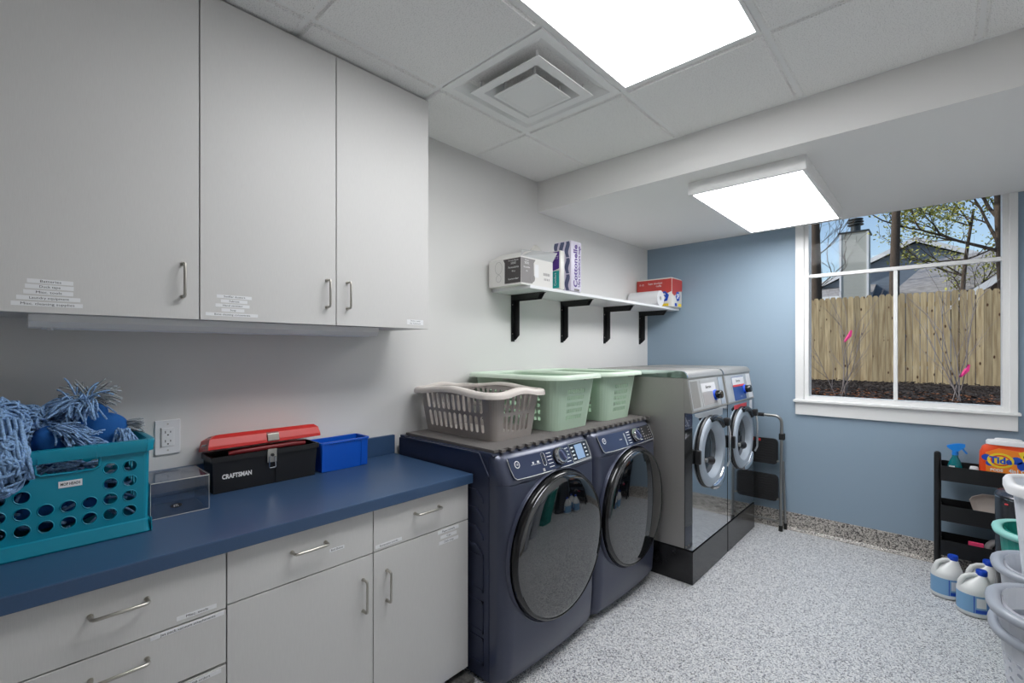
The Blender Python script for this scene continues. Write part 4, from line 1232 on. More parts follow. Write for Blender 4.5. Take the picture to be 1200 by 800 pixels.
# ------------------------------------------------------------------ wall shelf and the goods on it
t = thing('wall_shelf', 'white wall shelf on four black brackets above the washers', 'shelf', (.16, 3.24, 1.84))
B().box(.0012, .330, 2.150, 4.345, 1.8405, 1.860, .0015).obj('board', 'lid_white', t)
for y in (2.350, 2.916, 3.540, 4.190):
    br = B()
    w = .017
    # horizontal arm with a mitred nose, and a vertical leg, channel shaped
    br.prism([(.0012, 1.8400), (.272, 1.8400), (.240, 1.797), (.0012, 1.797)], lambda p, h: (p[0], h, p[1]), y - .003 + w, y + .003 + w)
    br.box(.0012, .280, y - w, y + w, 1.8365, 1.8400)
    br.prism([(.0012, 1.797), (.048, 1.797), (.048, 1.566), (.012, 1.533), (.0012, 1.533)], lambda p, h: (p[0], h, p[1]), y - .003 + w, y + .003 + w)
    br.box(.0012, .0050, y - w, y + w, 1.522, 1.8365)
    br.prism([(.0012, 1.8365), (.26, 1.8365), (.235, 1.805), (.0012, 1.805)], lambda p, h: (p[0], h, p[1]), y - w, y - w + .004)
    o = br.obj('bracket', 'black', t)
    for z in (1.775, 1.575):
        B().cyl((.005, y - .006, z), (.008, y - .006, z), .005, n=10).obj('screw', 'steel', o)

ZSH = 1.8605
# white carton with an open flap
t = thing('carton', 'white open cardboard carton at the left end of shelf', 'box', (.17, 2.24, ZSH))
x0, x1, y0, y1, z1 = .040, .312, 2.085, 2.395, 2.030
bx = B()
w = .004
bx.box(x0, x1, y0, y0 + w, ZSH, z1).box(x0, x1, y1 - w, y1, ZSH, z1).box(x0, x0 + w, y0 + w, y1 - w, ZSH, z1).box(x1 - w, x1, y0 + w, y1 - w, ZSH, z1).box(x0 + w, x1 - w, y0 + w, y1 - w, ZSH, ZSH + w)
bx.obj('carton_body', 'card', t)
# flaps: the near end flap folded inwards and up, the long flap raised
B().loft([[(x0, y0 + .001, z1), (x1, y0 + .001, z1), (x1, y0 + .004, z1), (x0, y0 + .004, z1)], [(x0 + .01, y0 + .10, z1 + .052), (x1 - .02, y0 + .12, z1 + .048), (x1 - .02, y0 + .122, z1 + .051), (x0 + .01, y0 + .102, z1 + .055)]]).obj('end_flap', 'card', t)
B().loft([[(x1 - .003, y0 + .002, z1), (x1 - .003, y1 - .002, z1), (x1, y1 - .002, z1), (x1, y0 + .002, z1)], [(x1 - .12, y0 + .14, z1 + .075), (x1 + .015, y1 + .030, z1 + .062), (x1 + .016, y1 + .03, z1 + .065), (x1 - .119, y0 + .14, z1 + .078)]]).obj('long_flap', 'card_in', t)
B().prism([(.178, 1.872), (.310, 1.872), (.312, 2.022), (.165, 2.022), (.178, 2.000)], lambda p, h: (p[0], h, p[1]), y0 - .0012, y0 - .0002).obj('printed_panel', 'charcoal', t)
B().prism([(y0 + .002, 1.872), (y0 + .105, 1.872), (y0 + .122, 1.90), (y0 + .118, 2.00), (y0 + .135, 2.022), (y0 + .002, 2.022)], lambda p, h: (h, p[0], p[1]), x1 + .0002, x1 + .0012).obj('printed_panel', 'grey_print', t)
for s, z, k in (('Hood Aligner', 2.010, .012), ('SIDES', 1.993, .018), ('Resealable', 1.968, .016), ('90 ct', 1.944, .014), ('Lavender', 1.898, .016)):
    text(s, (.252, y0 - .0014, z), *XZ, k, 'white_ink', t, width=None if len(s) < 6 else .085)
for s, z, k in (('Hood', 2.010, .014), ('SIDES', 1.993, .018), ('Resealable', 1.968, .014), ('90', 1.944, .014)):
    text(s, (x1 + .0014, y0 + .052, z), *YZ, k, 'white_ink', t)
ring = [(.125 + .030 * math.cos(2 * PI * k / 20), y0 - .0006, 1.975 + .038 * math.sin(2 * PI * k / 20)) for k in range(20)]
B().tube(ring, .0008, 4, closed=True).obj('printed_outline', 'grey_print', t)
ring = [(.125 + .022 * math.cos(2 * PI * k / 16), y0 - .0006, 1.91 + .022 * math.sin(2 * PI * k / 16)) for k in range(16)]
B().tube(ring, .0008, 4, closed=True).obj('printed_outline', 'grey_print', t)
B().lathe([(.024, 0), (.024, .001)], (x1 + .0012, y0 + .105, 1.905), 'x', 20).obj('printed_badge', 'grey_print', t)
B().box(x1 + .0012, x1 + .0018, y0 + .128, y0 + .165, 1.915, 1.995).obj('white_patch', 'lid_white', t)
for k in range(9):
    ya = y0 + .215 + k * .0075
    B().box(x1 + .0002, x1 + .0008, ya, ya + (.003 if k % 3 else .0045), 1.935, 1.952).obj('barcode_bar', 'grey_print', t)
    if k % 2: B().box(x1 + .0002, x1 + .0008, ya, ya + .006, 1.905, 1.918).obj('barcode_bar', 'grey_print', t)

# tall film pack of tissue rolls
t = thing('tissue_pack', 'tall purple and white film pack of tissue rolls on the shelf', 'pack', (.26, 2.62, ZSH))
x0, x1, y0, y1, z1 = .190, .338, 2.565, 2.690, 2.205
B().box(x0, x1, y0, y1, ZSH, z1, .010).obj('pack_body', 'lilac', t, smooth=True)
for za, zb in ((1.868, 1.975), (1.982, 2.085), (2.092, 2.198)):
    for q, xa in enumerate((.194, .240, .286)):
        poly = []
        for k in range(9):
            poly.append((xa + .005 + .007 * math.sin(k / 8 * PI * 2 + q), za + (zb - za) * k / 8))
        for k in range(8, -1, -1):
            poly.append((xa + .034 + .007 * math.sin(k / 8 * PI * 2 + q + .8), za + (zb - za) * k / 8))
        B().prism(poly, lambda p, h: (p[0], h, p[1]), y0 - .0012, y0 - .0002).obj('wave_print', 'slate', t)
text('Cottonelle', (x1 + .0006, (y0 + y1) / 2 - .012, 2.035), (0, 0, 1), (0, -1, 0), .062, 'purple', t, width=.29, bold=.002)
text('Ultra ComfortCare mega', (x1 + .0006, (y0 + y1) / 2 + .030, 2.035), (0, 0, 1), (0, -1, 0), .036, 'purple', t, width=.28, bold=.001)
B().box(x1 + .0002, x1 + .0008, y0 + .035, y1 - .03, 1.866, 1.880).obj('grey_print', 'grey_print', t)
# slim pack before it
t = thing('tissue_pack', 'slim teal and purple film pack beside the white carton', 'pack', (.29, 2.48, ZSH))
x0, x1, y0, y1, z1 = .215, .334, 2.450, 2.500, 2.120
B().box(x0, x1, y0, y1, ZSH, z1, .010).obj('pack_body', 'film', t, smooth=True)
B().box(x0 + .036, x1 - .010, y0 - .0012, y0 - .0002, 1.872, 1.985).obj('teal_print', 'teal_print', t)
B().prism([(x0 + .012, 2.110), (x1 - .010, 2.112), (x1 - .010, 2.000), (x0 + .06, 1.988), (x0 + .03, 2.01)], lambda p, h: (p[0], h, p[1]), y0 - .0016, y0 - .0004).obj('purple_print', 'purple', t)
text('SCOTT', (x0 + .068, y0 - .002, 2.070), *XZ, .030, 'lilac', t, width=.07)
text('Comfort', (x0 + .078, y0 - .002, 1.93), (0, 0, 1), (-1, 0, 0), .025, 'white_ink', t, width=.085)
# crumpled pack behind the flap
t = thing('tissue_pack', 'crumpled opened tissue pack behind the carton flap', 'pack', (.12, 2.49, ZSH))
b = B()
rings = []
for k, (z, s) in enumerate(((ZSH, 1), (1.95, 1.02), (2.05, 1.0), (2.12, .92), (2.16, .70), (2.185, .35))):
    rings.append([(.095 + .045 * s * math.cos(2 * PI * i / 12) * (1 + .12 * math.sin(i * 2.3 + k)), 2.485 + .062 * s * math.sin(2 * PI * i / 12) * (1 + .12 * math.cos(i * 1.7 + k)), z + (.012 * math.sin(i * 3.1) if 0 < k else 0)) for i in range(12)])
b.loft(rings).obj('film', 'film', t)
B().box(.085, .130, 2.40, 2.4195, 2.090, 2.125).obj('tan_print', 'tan', t)
B().box(.040, .080, 2.40, 2.4195, 2.100, 2.130).obj('slate_print', 'slate', t)

# red paper towel pack and loose roll at the far end
t = thing('paper_towel_pack', 'red and white film pack of paper towels in the shelf corner', 'pack', (.2, 4.22, ZSH))
x0, x1, y0, y1, z1 = .010, .362, 4.110, 4.338, 2.136
B().box(x0, x1, y0, y1, ZSH, z1, .014).obj('pack_body', 'film', t, smooth=True)
top = []
poly = [(x0 + .004, 2.122), (x1 - .004, 2.122), (x1 - .004, 2.005), (x1 - .06, 1.985), (x1 - .13, 2.000), (x0 + .004, 1.96)]
B().prism(poly, lambda p, h: (p[0], h, p[1]), y0 - .0012, y0 - .0002).obj('red_print', 'red_print', t)
poly = [(y0 + .004, 2.122), (y1 - .004, 2.122), (y1 - .004, 2.02), (y1 - .08, 2.012), (y0 + .05, 1.965), (y0 + .004, 1.985)]
B().prism(poly, lambda p, h: (h, p[0], p[1]), x1 + .0002, x1 + .0012).obj('red_print', 'red_print', t)
text('Super absorbent', (.20, y0 - .002, 2.088), *XZ, .026, 'white_ink', t, width=.14)
text('rolls', (.235, y0 - .002, 2.062), *XZ, .026, 'white_ink', t, width=.05)
text('6 ct', (.065, y0 - .002, 2.085), *XZ, .03, 'white_ink', t, width=.045)
hexa = lambda c, r: [(c[0] + r * math.cos(2 * PI * k / 6 + .2), c[1] + r * 1.02 * math.sin(2 * PI * k / 6 + .2)) for k in range(6)]
B().prism(hexa((.283, 1.960), .052), lambda p, h: (p[0], h, p[1]), y0 - .0024, y0 - .0014).obj('blue_badge', 'blue_print', t)
text('S', (.285, y0 - .0028, 1.958), *XZ, .075, 'white_ink', t, bold=.002)
B().prism(hexa((4.235, 1.965), .048), lambda p, h: (h, p[0], p[1]), x1 + .0014, x1 + .0024).obj('blue_badge', 'blue_print', t)
text('SP', (x1 + .0028, 4.235, 1.963), *YZ, .06, 'white_ink', t, bold=.002)
B().box(.245, .330, y0 - .002, y0 - .0010, 1.872, 1.895).obj('yellow_print', 'yellow', t)
B().box(x1 + .0010, x1 + .002, 4.245, 4.315, 1.872, 1.900).obj('yellow_print', 'yellow', t)
B().box(x1 + .0010, x1 + .002, 4.17, 4.215, 1.872, 1.900).obj('blue_print', 'blue_print', t)
t = thing('paper_towel_roll', 'white paper towel roll lying on the shelf', 'paper roll', (.18, 3.99, ZSH))
rc_ = (.022, 3.985, ZSH + .0712)
B().lathe([(.020, .002), (.0705, 0), (.0705, .290), (.020, .288), (.019, .27), (.019, .01)], rc_, 'x', 36, cap=False).obj('roll', 'lid_white', t, smooth=True, angle=50)
B().lathe([(.0195, .004), (.0195, .268), (.018, .268), (.018, .004)], rc_, 'x', 24, cap=False).obj('core', 'tan', t, smooth=True)
B().box(.024, .300, 3.9125, 3.9142, ZSH + .02, ZSH + .064).obj('loose_sheet', 'lid_white', t)

# ------------------------------------------------------------------ slim cart by the end wall
t = thing('slim_cart', 'slim black three-tier cart against the blue wall under window', 'cart', (2.4, 4.21, 0))
CX0, CX1, CY0, CY1 = 2.165, 2.640, 4.135, 4.290
for x in (2.150, 2.655):
    pts = [(x, 4.2125, .035), (x, 4.2125, .770), (x, 4.2125, .782), (x, 4.2125, .788)]
    B().tube(pts, [.0185, .0185, .016, .008], 16).obj('post', 'black', t, smooth=True)
for zb, zt in ((.612, .708), (.350, .452), (.125, .225)):
    b = B(); w = .003
    b.box(CX0, CX1, CY0, CY1, zb, zb + w).box(CX0, CX1, CY0, CY0 + w, zb + w, zt).box(CX0, CX1, CY1 - w, CY1, zb + w, zt + .012)
    b.prism([(CY0 + w, zb + w), (CY1 - w, zb + w), (CY1 - w, zt + .012), (4.235, zt + .022), (4.19, zt + .022), (CY0 + w, zt)], lambda p, h: (h, p[0], p[1]), CX0, CX0 + w)
    b.prism([(CY0 + w, zb + w), (CY1 - w, zb + w), (CY1 - w, zt + .012), (4.235, zt + .022), (4.19, zt + .022), (CY0 + w, zt)], lambda p, h: (h, p[0], p[1]), CX1 - w, CX1)
    tr = b.obj('tray', 'black', t)
    for y in (4.19, 4.235):
        B().cyl((CX0 + .003, y, zt - .01), (CX0 + .005, y, zt - .01), .003, n=8).obj('screw', 'steel', tr)
for x in (2.150, 2.655):
    for y in (4.165, 4.26):
        B().cyl((x - .006, y, .0185), (x + .006, y, .0185), .0175, n=14).obj('wheel', 'rubber', t)
    B().box(x - .014, x + .014, 4.15, 4.275, .0365, .045).obj('wheel_bar', 'black', t)

# spray bottle
t = thing('spray_bottle', 'small teal spray bottle with a blue trigger in the top tray', 'spray bottle', (2.235, 4.215, .615))
c = (2.235, 4.215, .6155)
B().lathe([(.034, 0), (.037, .008), (.037, .075), (.034, .100), (.024, .128), (.016, .145), (.014, .160)], c, n=28, sy=.8).obj('bottle', 'spray', t, smooth=True)
B().box(c[0] - .030, c[0] - .002, c[1] - .0330, c[1] - .0300, .655, .708).obj('paper_label', 'paper', t)
B().cyl((c[0], c[1], .7755), (c[0], c[1], .802), .017, .015, n=18).obj('collar', 'spray_head', t, smooth=True)
B().loft([[(c[0] - .038, c[1] - .010, .822), (c[0] - .038, c[1] + .010, .822), (c[0] - .040, c[1] + .008, .834), (c[0] - .040, c[1] - .008, .834)],
          [(c[0] - .012, c[1] - .013, .8025), (c[0] - .012, c[1] + .013, .8025), (c[0] - .010, c[1] + .011, .846), (c[0] - .010, c[1] - .011, .846)],
          [(c[0] + .016, c[1] - .013, .8025), (c[0] + .016, c[1] + .013, .8025), (c[0] + .018, c[1] + .011, .853), (c[0] + .018, c[1] - .011, .853)],
          [(c[0] + .048, c[1] - .008, .832), (c[0] + .048, c[1] + .008, .832), (c[0] + .048, c[1] + .007, .852), (c[0] + .048, c[1] - .007, .852)]]).obj('spray_head', 'spray_head', t)
B().tube([(c[0] + .030, c[1], .833), (c[0] + .040, c[1], .812), (c[0] + .056, c[1], .790)], [.006, .006, .005], 8).obj('trigger', 'spray_head', t, smooth=True)

# detergent tub
t = thing('detergent_tub', 'orange detergent pod tub with white lid on the cart', 'tub', (2.475, 4.212, .6155))
poly = []
hw = .128
pr_ = [(.098, 0), (.118, .012), (.128, .06), (.130, .14), (.128, .20), (.116, .238), (.092, .256)]
ring = []
def tubring(w, d, z):
    n = 32; out = []
    for k in range(n):
        a = 2 * PI * k / n; cx = math.cos(a); sy = math.sin(a)
        out.append((2.475 + w * math.copysign(abs(cx) ** .55, cx), 4.212 + d * math.copysign(abs(sy) ** .55, sy), .6157 + z))
    return out
B().loft([tubring(w, .052 if 0 < z < .22 else .045, z) for w, z in pr_]).obj('tub_body', 'orange', t, smooth=True, angle=60)
B().loft([tubring(w, d, z) for w, d, z in ((.100, .050, .257), (.100, .050, .272), (.092, .045, .282), (.062, .035, .286), (.058, .033, .293), (.05, .03, .295))]).obj('lid', 'lid_white', t, smooth=True)
yf = 4.212 - .0528
DZ = .022
B().prism([(2.375, .665), (2.575, .665), (2.588, .80), (2.52, .822), (2.43, .832), (2.372, .80)], lambda p, h: (p[0], h, p[1] + DZ), yf - .0008, yf + .004).obj('front_label', 'orange_print', t)
ell = lambda cx, cz, a, b_, n=28: [(cx + a * math.cos(2 * PI * k / n), cz + b_ * math.sin(2 * PI * k / n)) for k in range(n)]
for x_, z_, a in ((2.376, .770, .022), (2.505, .765, .026), (2.54, .735, .034), (2.39, .735, .018)):
    B().prism(ell(x_, z_, a, a * .9), lambda p, h: (p[0], h, p[1] + DZ), yf - .0014, yf - .0009).obj('blue_splash', 'blue_print', t)
B().prism(ell(2.437, .758, .058, .046), lambda p, h: (p[0], h, p[1] + DZ), yf - .0022, yf - .0015).obj('logo_ring', 'yellow', t)
B().prism(ell(2.437, .758, .044, .034), lambda p, h: (p[0], h, p[1] + DZ), yf - .0030, yf - .0023).obj('logo_field', 'orange', t)
B().prism(ell(2.437, .758, .036, .026), lambda p, h: (p[0], h, p[1] + DZ), yf - .0036, yf - .0031).obj('logo_field', 'yellow', t)
text('Tide', (2.437, yf - .0042, .757 + DZ), *XZ, .056, 'blue_print', t, width=.098, bold=.0022)
B().prism([(2.512, .815), (2.535, .758), (2.59, .742), (2.592, .820), (2.55, .832)], lambda p, h: (p[0], h, p[1] + DZ), yf - .0030, yf - .0016).obj('yellow_flag', 'yellow', t)
text('6x', (2.548, yf - .0036, .795 + DZ), *XZ, .034, 'ink', t, bold=.001)
text('PODS', (2.420, yf - .0014, .696 + DZ), *XZ, .022, 'white_ink', t, width=.055, bold=.001)
text('4in1 OXI', (2.520, yf - .0014, .700 + DZ), *XZ, .030, 'white_ink', t, width=.095, bold=.001)
# small white cap beside it
one('bottle_cap', B().lathe([(.020, 0), (.022, .004), (.022, .09), (.018, .105), (.0, .108)], (2.322, 4.175, .6155), n=20), 'lid_white', 'small white bottle beside the orange tub on the cart', 'bottle', smooth=True)

# middle tray: beige scoop / dustpan on its side
t = thing('dustpan', 'beige plastic dustpan standing in the middle cart tray', 'dustpan', (2.38, 4.20, .3535))
def pan(d, inset):
    base = [(2.300, .500), (2.318, .440), (2.345, .362), (2.440, .360), (2.485, .400), (2.490, .520), (2.460, .548), (2.360, .545), (2.312, .520)]
    cx, cz = 2.40, .455
    return [(cx + (x - cx) * inset, 4.165 + d + (z - .36) * .30, cz + (z - cz) * inset) for x, z in base]
B().loft([pan(.040, .70), pan(.030, .86), pan(.004, .98), pan(-.002, 1.0), pan(-.004, .97), pan(.002, .92), pan(.026, .80), pan(.034, .66)]).obj('pan', 'beige', t, smooth=True, angle=50)
B().tube([(2.44, 4.222, .50), (2.47, 4.240, .54), (2.50, 4.255, .575)], .009, 10).obj('handle', 'beige', t, smooth=True)
# bottom tray: pink packet and a grey roll
one('pink_packet', B().box(2.295, 2.365, 4.150, 4.170, .1290, .243, .003), 'pink', 'bright pink packet sticking up in the bottom cart tray', 'packet')
t = thing('hose_coil', 'grey ribbed hose coil in the bottom cart tray', 'hose', (2.44, 4.21, .129))
B().tube([(2.44 + .055 * math.cos(R(a)), 4.205, .204 + .055 * math.sin(R(a))) for a in range(0, 360, 15)], .018, 12, closed=True).obj('coil', 'grip', t, smooth=True)

# ------------------------------------------------------------------ bleach jugs
def jug(x, y, rz, label):
    t = thing('bleach_jug', label, 'jug', (x, y, 0), 'white bleach jugs on the floor')
    c_, s_ = math.cos(rz), math.sin(rz)
    loc = lambda px, py, pz: (x + px * c_ - py * s_, y + px * s_ + py * c_, pz)
    def ring(cx, a, b_, z, n=28):
        return [loc(cx + a * math.cos(2 * PI * k / n), b_ * math.sin(2 * PI * k / n), z) for k in range(n)]
    prof = [(0, .060, .055, .001), (0, .072, .066, .006), (0, .075, .069, .02), (0, .075, .069, .128), (0, .074, .068, .140), (.002, .070, .062, .158), (.012, .054, .046, .180), (.024, .036, .032, .200), (.030, .024, .024, .214), (.032, .020, .020, .222)]
    B().loft([ring(*p) for p in prof]).obj('jug_body', 'jug', t, smooth=True, angle=60)
    B().loft([ring(0, .0756, .0696, .028), ring(0, .0756, .0696, .122)], cap=False).obj('wrap_label', 'jug_label', t, smooth=True)
    for a0, a1, z0, z1, m in ((-1.9, -1.35, .060, .112, 'lid_white'), (-1.95, -1.30, .032, .050, 'blue_print'), (-1.2, -.4, .098, .116, 'lid_white'), (-1.2, -.4, .072, .076, 'blue_print'), (-1.2, -.5, .060, .064, 'blue_print'), (-2.05, -2.0, .03, .12, 'blue_print'), (-1.27, -1.23, .03, .12, 'blue_print')):
        n = 6
        arc_ = lambda z: [loc(.0762 * math.cos(a0 + (a1 - a0) * k / n), .0702 * math.sin(a0 + (a1 - a0) * k / n), z) for k in range(n + 1)]
        lo, hi = arc_(z0), arc_(z1)
        b = B(); b.add(lo + hi, [(k, k + 1, n + 2 + k, n + 1 + k) for k in range(n)])
        b.obj('label_print', m, t)
    B().tube([loc(-.060, 0, .150), loc(-.062, 0, .175), loc(-.048, 0, .200), loc(-.020, 0, .212), loc(.012, 0, .210)], [.016, .014, .0125, .0125, .014], 12).obj('handle', 'jug', t, smooth=True)
    b = B().lathe([(.023, .216), (.024, .220), (.024, .240), (.021, .244)], (*loc(.032, 0, 0)[:2], 0), n=24)
    b.obj('cap', 'cap', t, smooth=True)
    return t
jug(2.192, 3.790, R(35), 'white bleach jug with blue cap standing nearest the end wall corner')
jug(2.302, 3.640, R(25), 'white bleach jug with blue cap standing foremost by grey hamper')
jug(2.340, 3.835, R(30), 'white bleach jug half hidden behind the other two jugs')

# ------------------------------------------------------------------ trash can and hampers along the right wall
t = thing('trash_can', 'dark stainless round trash can behind the teal hamper', 'trash can', (2.53, 3.70, 0))
c = (2.535, 3.715, 0)
B().lathe([(.148, .001), (.150, .02), (.150, .655), (.148, .66)], c, n=40).obj('can_body', 'can', t, smooth=True)
B().lathe([(.153, .6605), (.153, .676), (.140, .690), (.06, .706), (.003, .708)], c, n=40).obj('lid', 'can', t, smooth=True)
B().lathe([(.1545, .662), (.1545, .668)], c, n=40, cap=False).obj('lid_band', 'chrome', t, smooth=True)
B().box(2.415, 2.428, 3.604, 3.616, .636, .642).obj('badge', 'label_red', t)

def hamper(c, z1, a, b_, label, m, mr, mi, z0=.0015, group='grey laundry hampers', second=False, name='laundry_hamper'):
    t = thing(name, label, 'hamper', (c[0], c[1], z0), group)
    f = tub_fn(c, (a * .74, b_ * .74), (a, b_), min(a, b_) * .6, min(a, b_) * .82, z0, z1, .003)
    S, hol = tub_cols([(6, .02)] * 4, 6)
    extra = set()
    S2 = S
    T = [0, .05] + [.05 + .72 * k / 14 for k in range(1, 15)] + [1.0]
    cor = set(i for i in range(len(S) - 1) if int(S[i]) % 2 == 1)
    b = B(); perf(b, f, S, T, lambda i, j: ('round', .55, .55) if (1 <= j <= 14 and (i in hol or i in cor)) else None, N=8)
    b.obj('hamper_wall', m, t, smooth=True, angle=30)
    us = [i / 4 for i in range(32)]
    lo = [rrect(a * .74, b_ * .74, min(a, b_) * .6, u) for u in us]
    B().loft([[(c[0] + p[0], c[1] + p[1], z0) for p in lo], [(c[0] + p[0], c[1] + p[1], z0 + .005) for p in lo]]).obj('bottom', m, t)
    rb = B(); r = min(a, b_) * .82
    prof = [(.006 + .020 * math.cos(2 * PI * k / 10), .016 * math.sin(2 * PI * k / 10)) for k in range(10)]
    sweep_rim(rb, c, a, b_, r, prof, z1); rb.obj('rim', mr, t, smooth=True, angle=180)
    # plain inner collar
    b = B(); g = tub_fn(c, (a * .93, b_ * .93), (a - .016, b_ - .016), r * .9, r - .016, z1 - .15, z1 + .012, .003)
    Sp = [i / 6 for i in range(49)]
    perf(b, g, Sp, [0, .5, 1], lambda i, j: None); b.obj('inner_collar', mi, t, smooth=True, angle=60)
    if second:
        b = B(); sweep_rim(b, c, a - .006, b_ - .006, r, prof, z1 - .075); b.obj('nested_rim', mr, t, smooth=True, angle=180)
    return t
hamper((2.525, 2.300), .605, .225, .185, 'grey laundry hamper nearest the viewer, two nested rims', 'hamper', 'hamper_rim', 'hamper_in', second=True)
hamper((2.555, 2.775), .585, .215, .180, 'grey laundry hamper holding the white basket', 'hamper', 'hamper_rim', 'hamper_in')
hamper((2.560, 3.225), .610, .190, .165, 'teal laundry hamper before the trash can', 'hamper_teal', 'teal_rim', 'hamper_teal', group='other laundry hampers')
# white laundry basket standing in the grey hamper
wl = [(-.004, -.004), (-.004, .006), (.004, .012), (.018, .010), (.026, -.004), (.026, -.030), (.022, -.030), (.020, -.008), (.006, -.002)]
basket('laundry_basket', 'tall white laundry basket standing inside the grey hamper', 'basket', (2.530, 2.775), (.115, .105), (.150, .138), .05, .07, .465, .925,
       [(4, .1)] * 4, 8, ('round', .35, .35), 'hamper_in', 'lid_white', wl, solid=.06, top=.12)

# ------------------------------------------------------------------ outdoors
GZ = .80
struct('ground', B().box(-14, 22, Y1 + .21, 60, GZ - .4, GZ), 'mulch', 'dark mulch bed and yard between window and fence', 'ground')
struct('wall_outside', B().box(-14, -.16, Y1 + .02, Y1 + .2, -.4, 3.2).box(X1 + .16, 22, Y1 + .02, Y1 + .2, -.4, 3.2), 'sid_pale', 'outer face of the building beside the window', 'wall')
# mulch chips and dry leaves near the window
rnd = random.Random(11)
b = B()
for i in range(2600):
    x = rnd.uniform(-1.5, 5); y = rnd.uniform(7.0, 12.3); a = rnd.uniform(0, PI); L = rnd.uniform(.03, .09); w = rnd.uniform(.008, .02)
    dx, dy = L * math.cos(a), L * math.sin(a); z = GZ + rnd.uniform(.0, .035); nx, ny = -w * math.sin(a), w * math.cos(a); tz = rnd.uniform(-.02, .03)
    b.add([(x, y, z), (x + dx, y + dy, z + tz), (x + dx + nx, y + dy + ny, z + tz + .006), (x + nx, y + ny, z + .006), (x, y, z - .012), (x + dx, y + dy, z + tz - .012), (x + dx + nx, y + dy + ny, z + tz - .006), (x + nx, y + ny, z - .006)],
          [(0, 1, 2, 3), (7, 6, 5, 4), (0, 4, 5, 1), (1, 5, 6, 2), (2, 6, 7, 3), (3, 7, 4, 0)])
o = b.obj('mulch_chips', 'mulch'); tag(o, 'loose dark mulch chips in the planting bed', 'mulch', kind='stuff')
b = B()
for i in range(700):
    x = rnd.uniform(-.5, 4); y = rnd.uniform(7.0, 9.0); a = rnd.uniform(0, PI); s = rnd.uniform(.02, .05); z = GZ + rnd.uniform(.03, .06)
    b.add([(x + s * math.cos(a), y + s * math.sin(a), z), (x - .6 * s * math.sin(a), y + .6 * s * math.cos(a), z + .01), (x - s * math.cos(a), y - s * math.sin(a), z + .004), (x + .6 * s * math.sin(a), y - .6 * s * math.cos(a), z + .012)], [(0, 1, 2, 3)])
o = b.obj('fallen_leaves', 'dryleaf'); tag(o, 'dry brown fallen leaves scattered on the mulch', 'leaves', kind='stuff')

fen = thing('wooden_fence', 'tall light pine picket fence behind the window', 'fence', (1.5, 12.5, GZ))
PW = .104
pm = B().prism([(0, 0), (PW, 0), (PW, 1.80), (PW - .024, 1.845), (.024, 1.845), (0, 1.80)], lambda p, h: (p[0], h, p[1]), 0, .018)
proto = pm.obj('picket', 'picket', None); pmesh = proto.data; bpy.data.objects.remove(proto)
x = -5.2; rnd = random.Random(5)
while x < 8.4:
    o = bpy.data.objects.new('picket', pmesh); COL.objects.link(o); o.parent = fen
    o.location = (x - 1.5, 0, rnd.uniform(-.015, .012) + .02 - (x + 5.2) * .004)
    g = .003 if x < 1.5 else rnd.choice((.004, .008, .014, .010, .006))
    x += PW + g
for z in (.35, 1.0, 1.55):
    B().box(-5.2, 8.4, 12.519, 12.559, GZ + z, GZ + z + .088).obj('rail', 'rail', fen)

def shrub(name, label, x, y, seed, stems, H, ribbon):
    t = thing(name, label, 'shrub', (x, y, GZ), 'bare young shrubs in the mulch')
    rn = random.Random(seed)
    for s in range(stems):
        b = B(); a = rn.uniform(0, 2 * PI)
        def grow(p, d, L, r, dep):
            pts = [Vector(p)]; q = Vector(p); dd = Vector(d)
            for i in range(5):
                dd = (dd + Vector((rn.uniform(-.12, .12), rn.uniform(-.12, .12), .06))).normalized(); q = q + dd * (L / 5); pts.append(q.copy())
                if dep and rn.random() < .75:
                    grow(q, (dd + Vector((rn.uniform(-.9, .9), rn.uniform(-.9, .9), rn.uniform(0, .4)))).normalized(), L * rn.uniform(.3, .55), r * .5, dep - 1)
            b.tube(pts, [r * (1 - .12 * i) for i in range(6)], 5)
        grow((x + .05 * math.cos(a), y + .05 * math.sin(a), GZ - .02), (rn.uniform(-.35, .35), rn.uniform(-.2, .2), 1), H * rn.uniform(.6, 1), .0065, 2)
        b.obj('stem', 'twig', t)
    B().loft([[(x + .03, y - .03, GZ + ribbon), (x + .05, y - .03, GZ + ribbon), (x + .05, y - .026, GZ + ribbon + .02), (x + .03, y - .026, GZ + ribbon + .02)],
              [(x + .09, y - .04, GZ + ribbon + .09), (x + .12, y - .04, GZ + ribbon + .08), (x + .13, y - .036, GZ + ribbon + .16), (x + .11, y - .036, GZ + ribbon + .17)]]).obj('ribbon', 'ribbon', t)
shrub('bare_shrub', 'bare young shrub with pink ribbon before the fence, left pane', 1.14, 8.0, 3, 6, 1.25, .78)
shrub('bare_shrub', 'bare spreading shrub with pink ribbon before the fence, right pane', 2.32, 8.3, 8, 6, 1.55, .32)

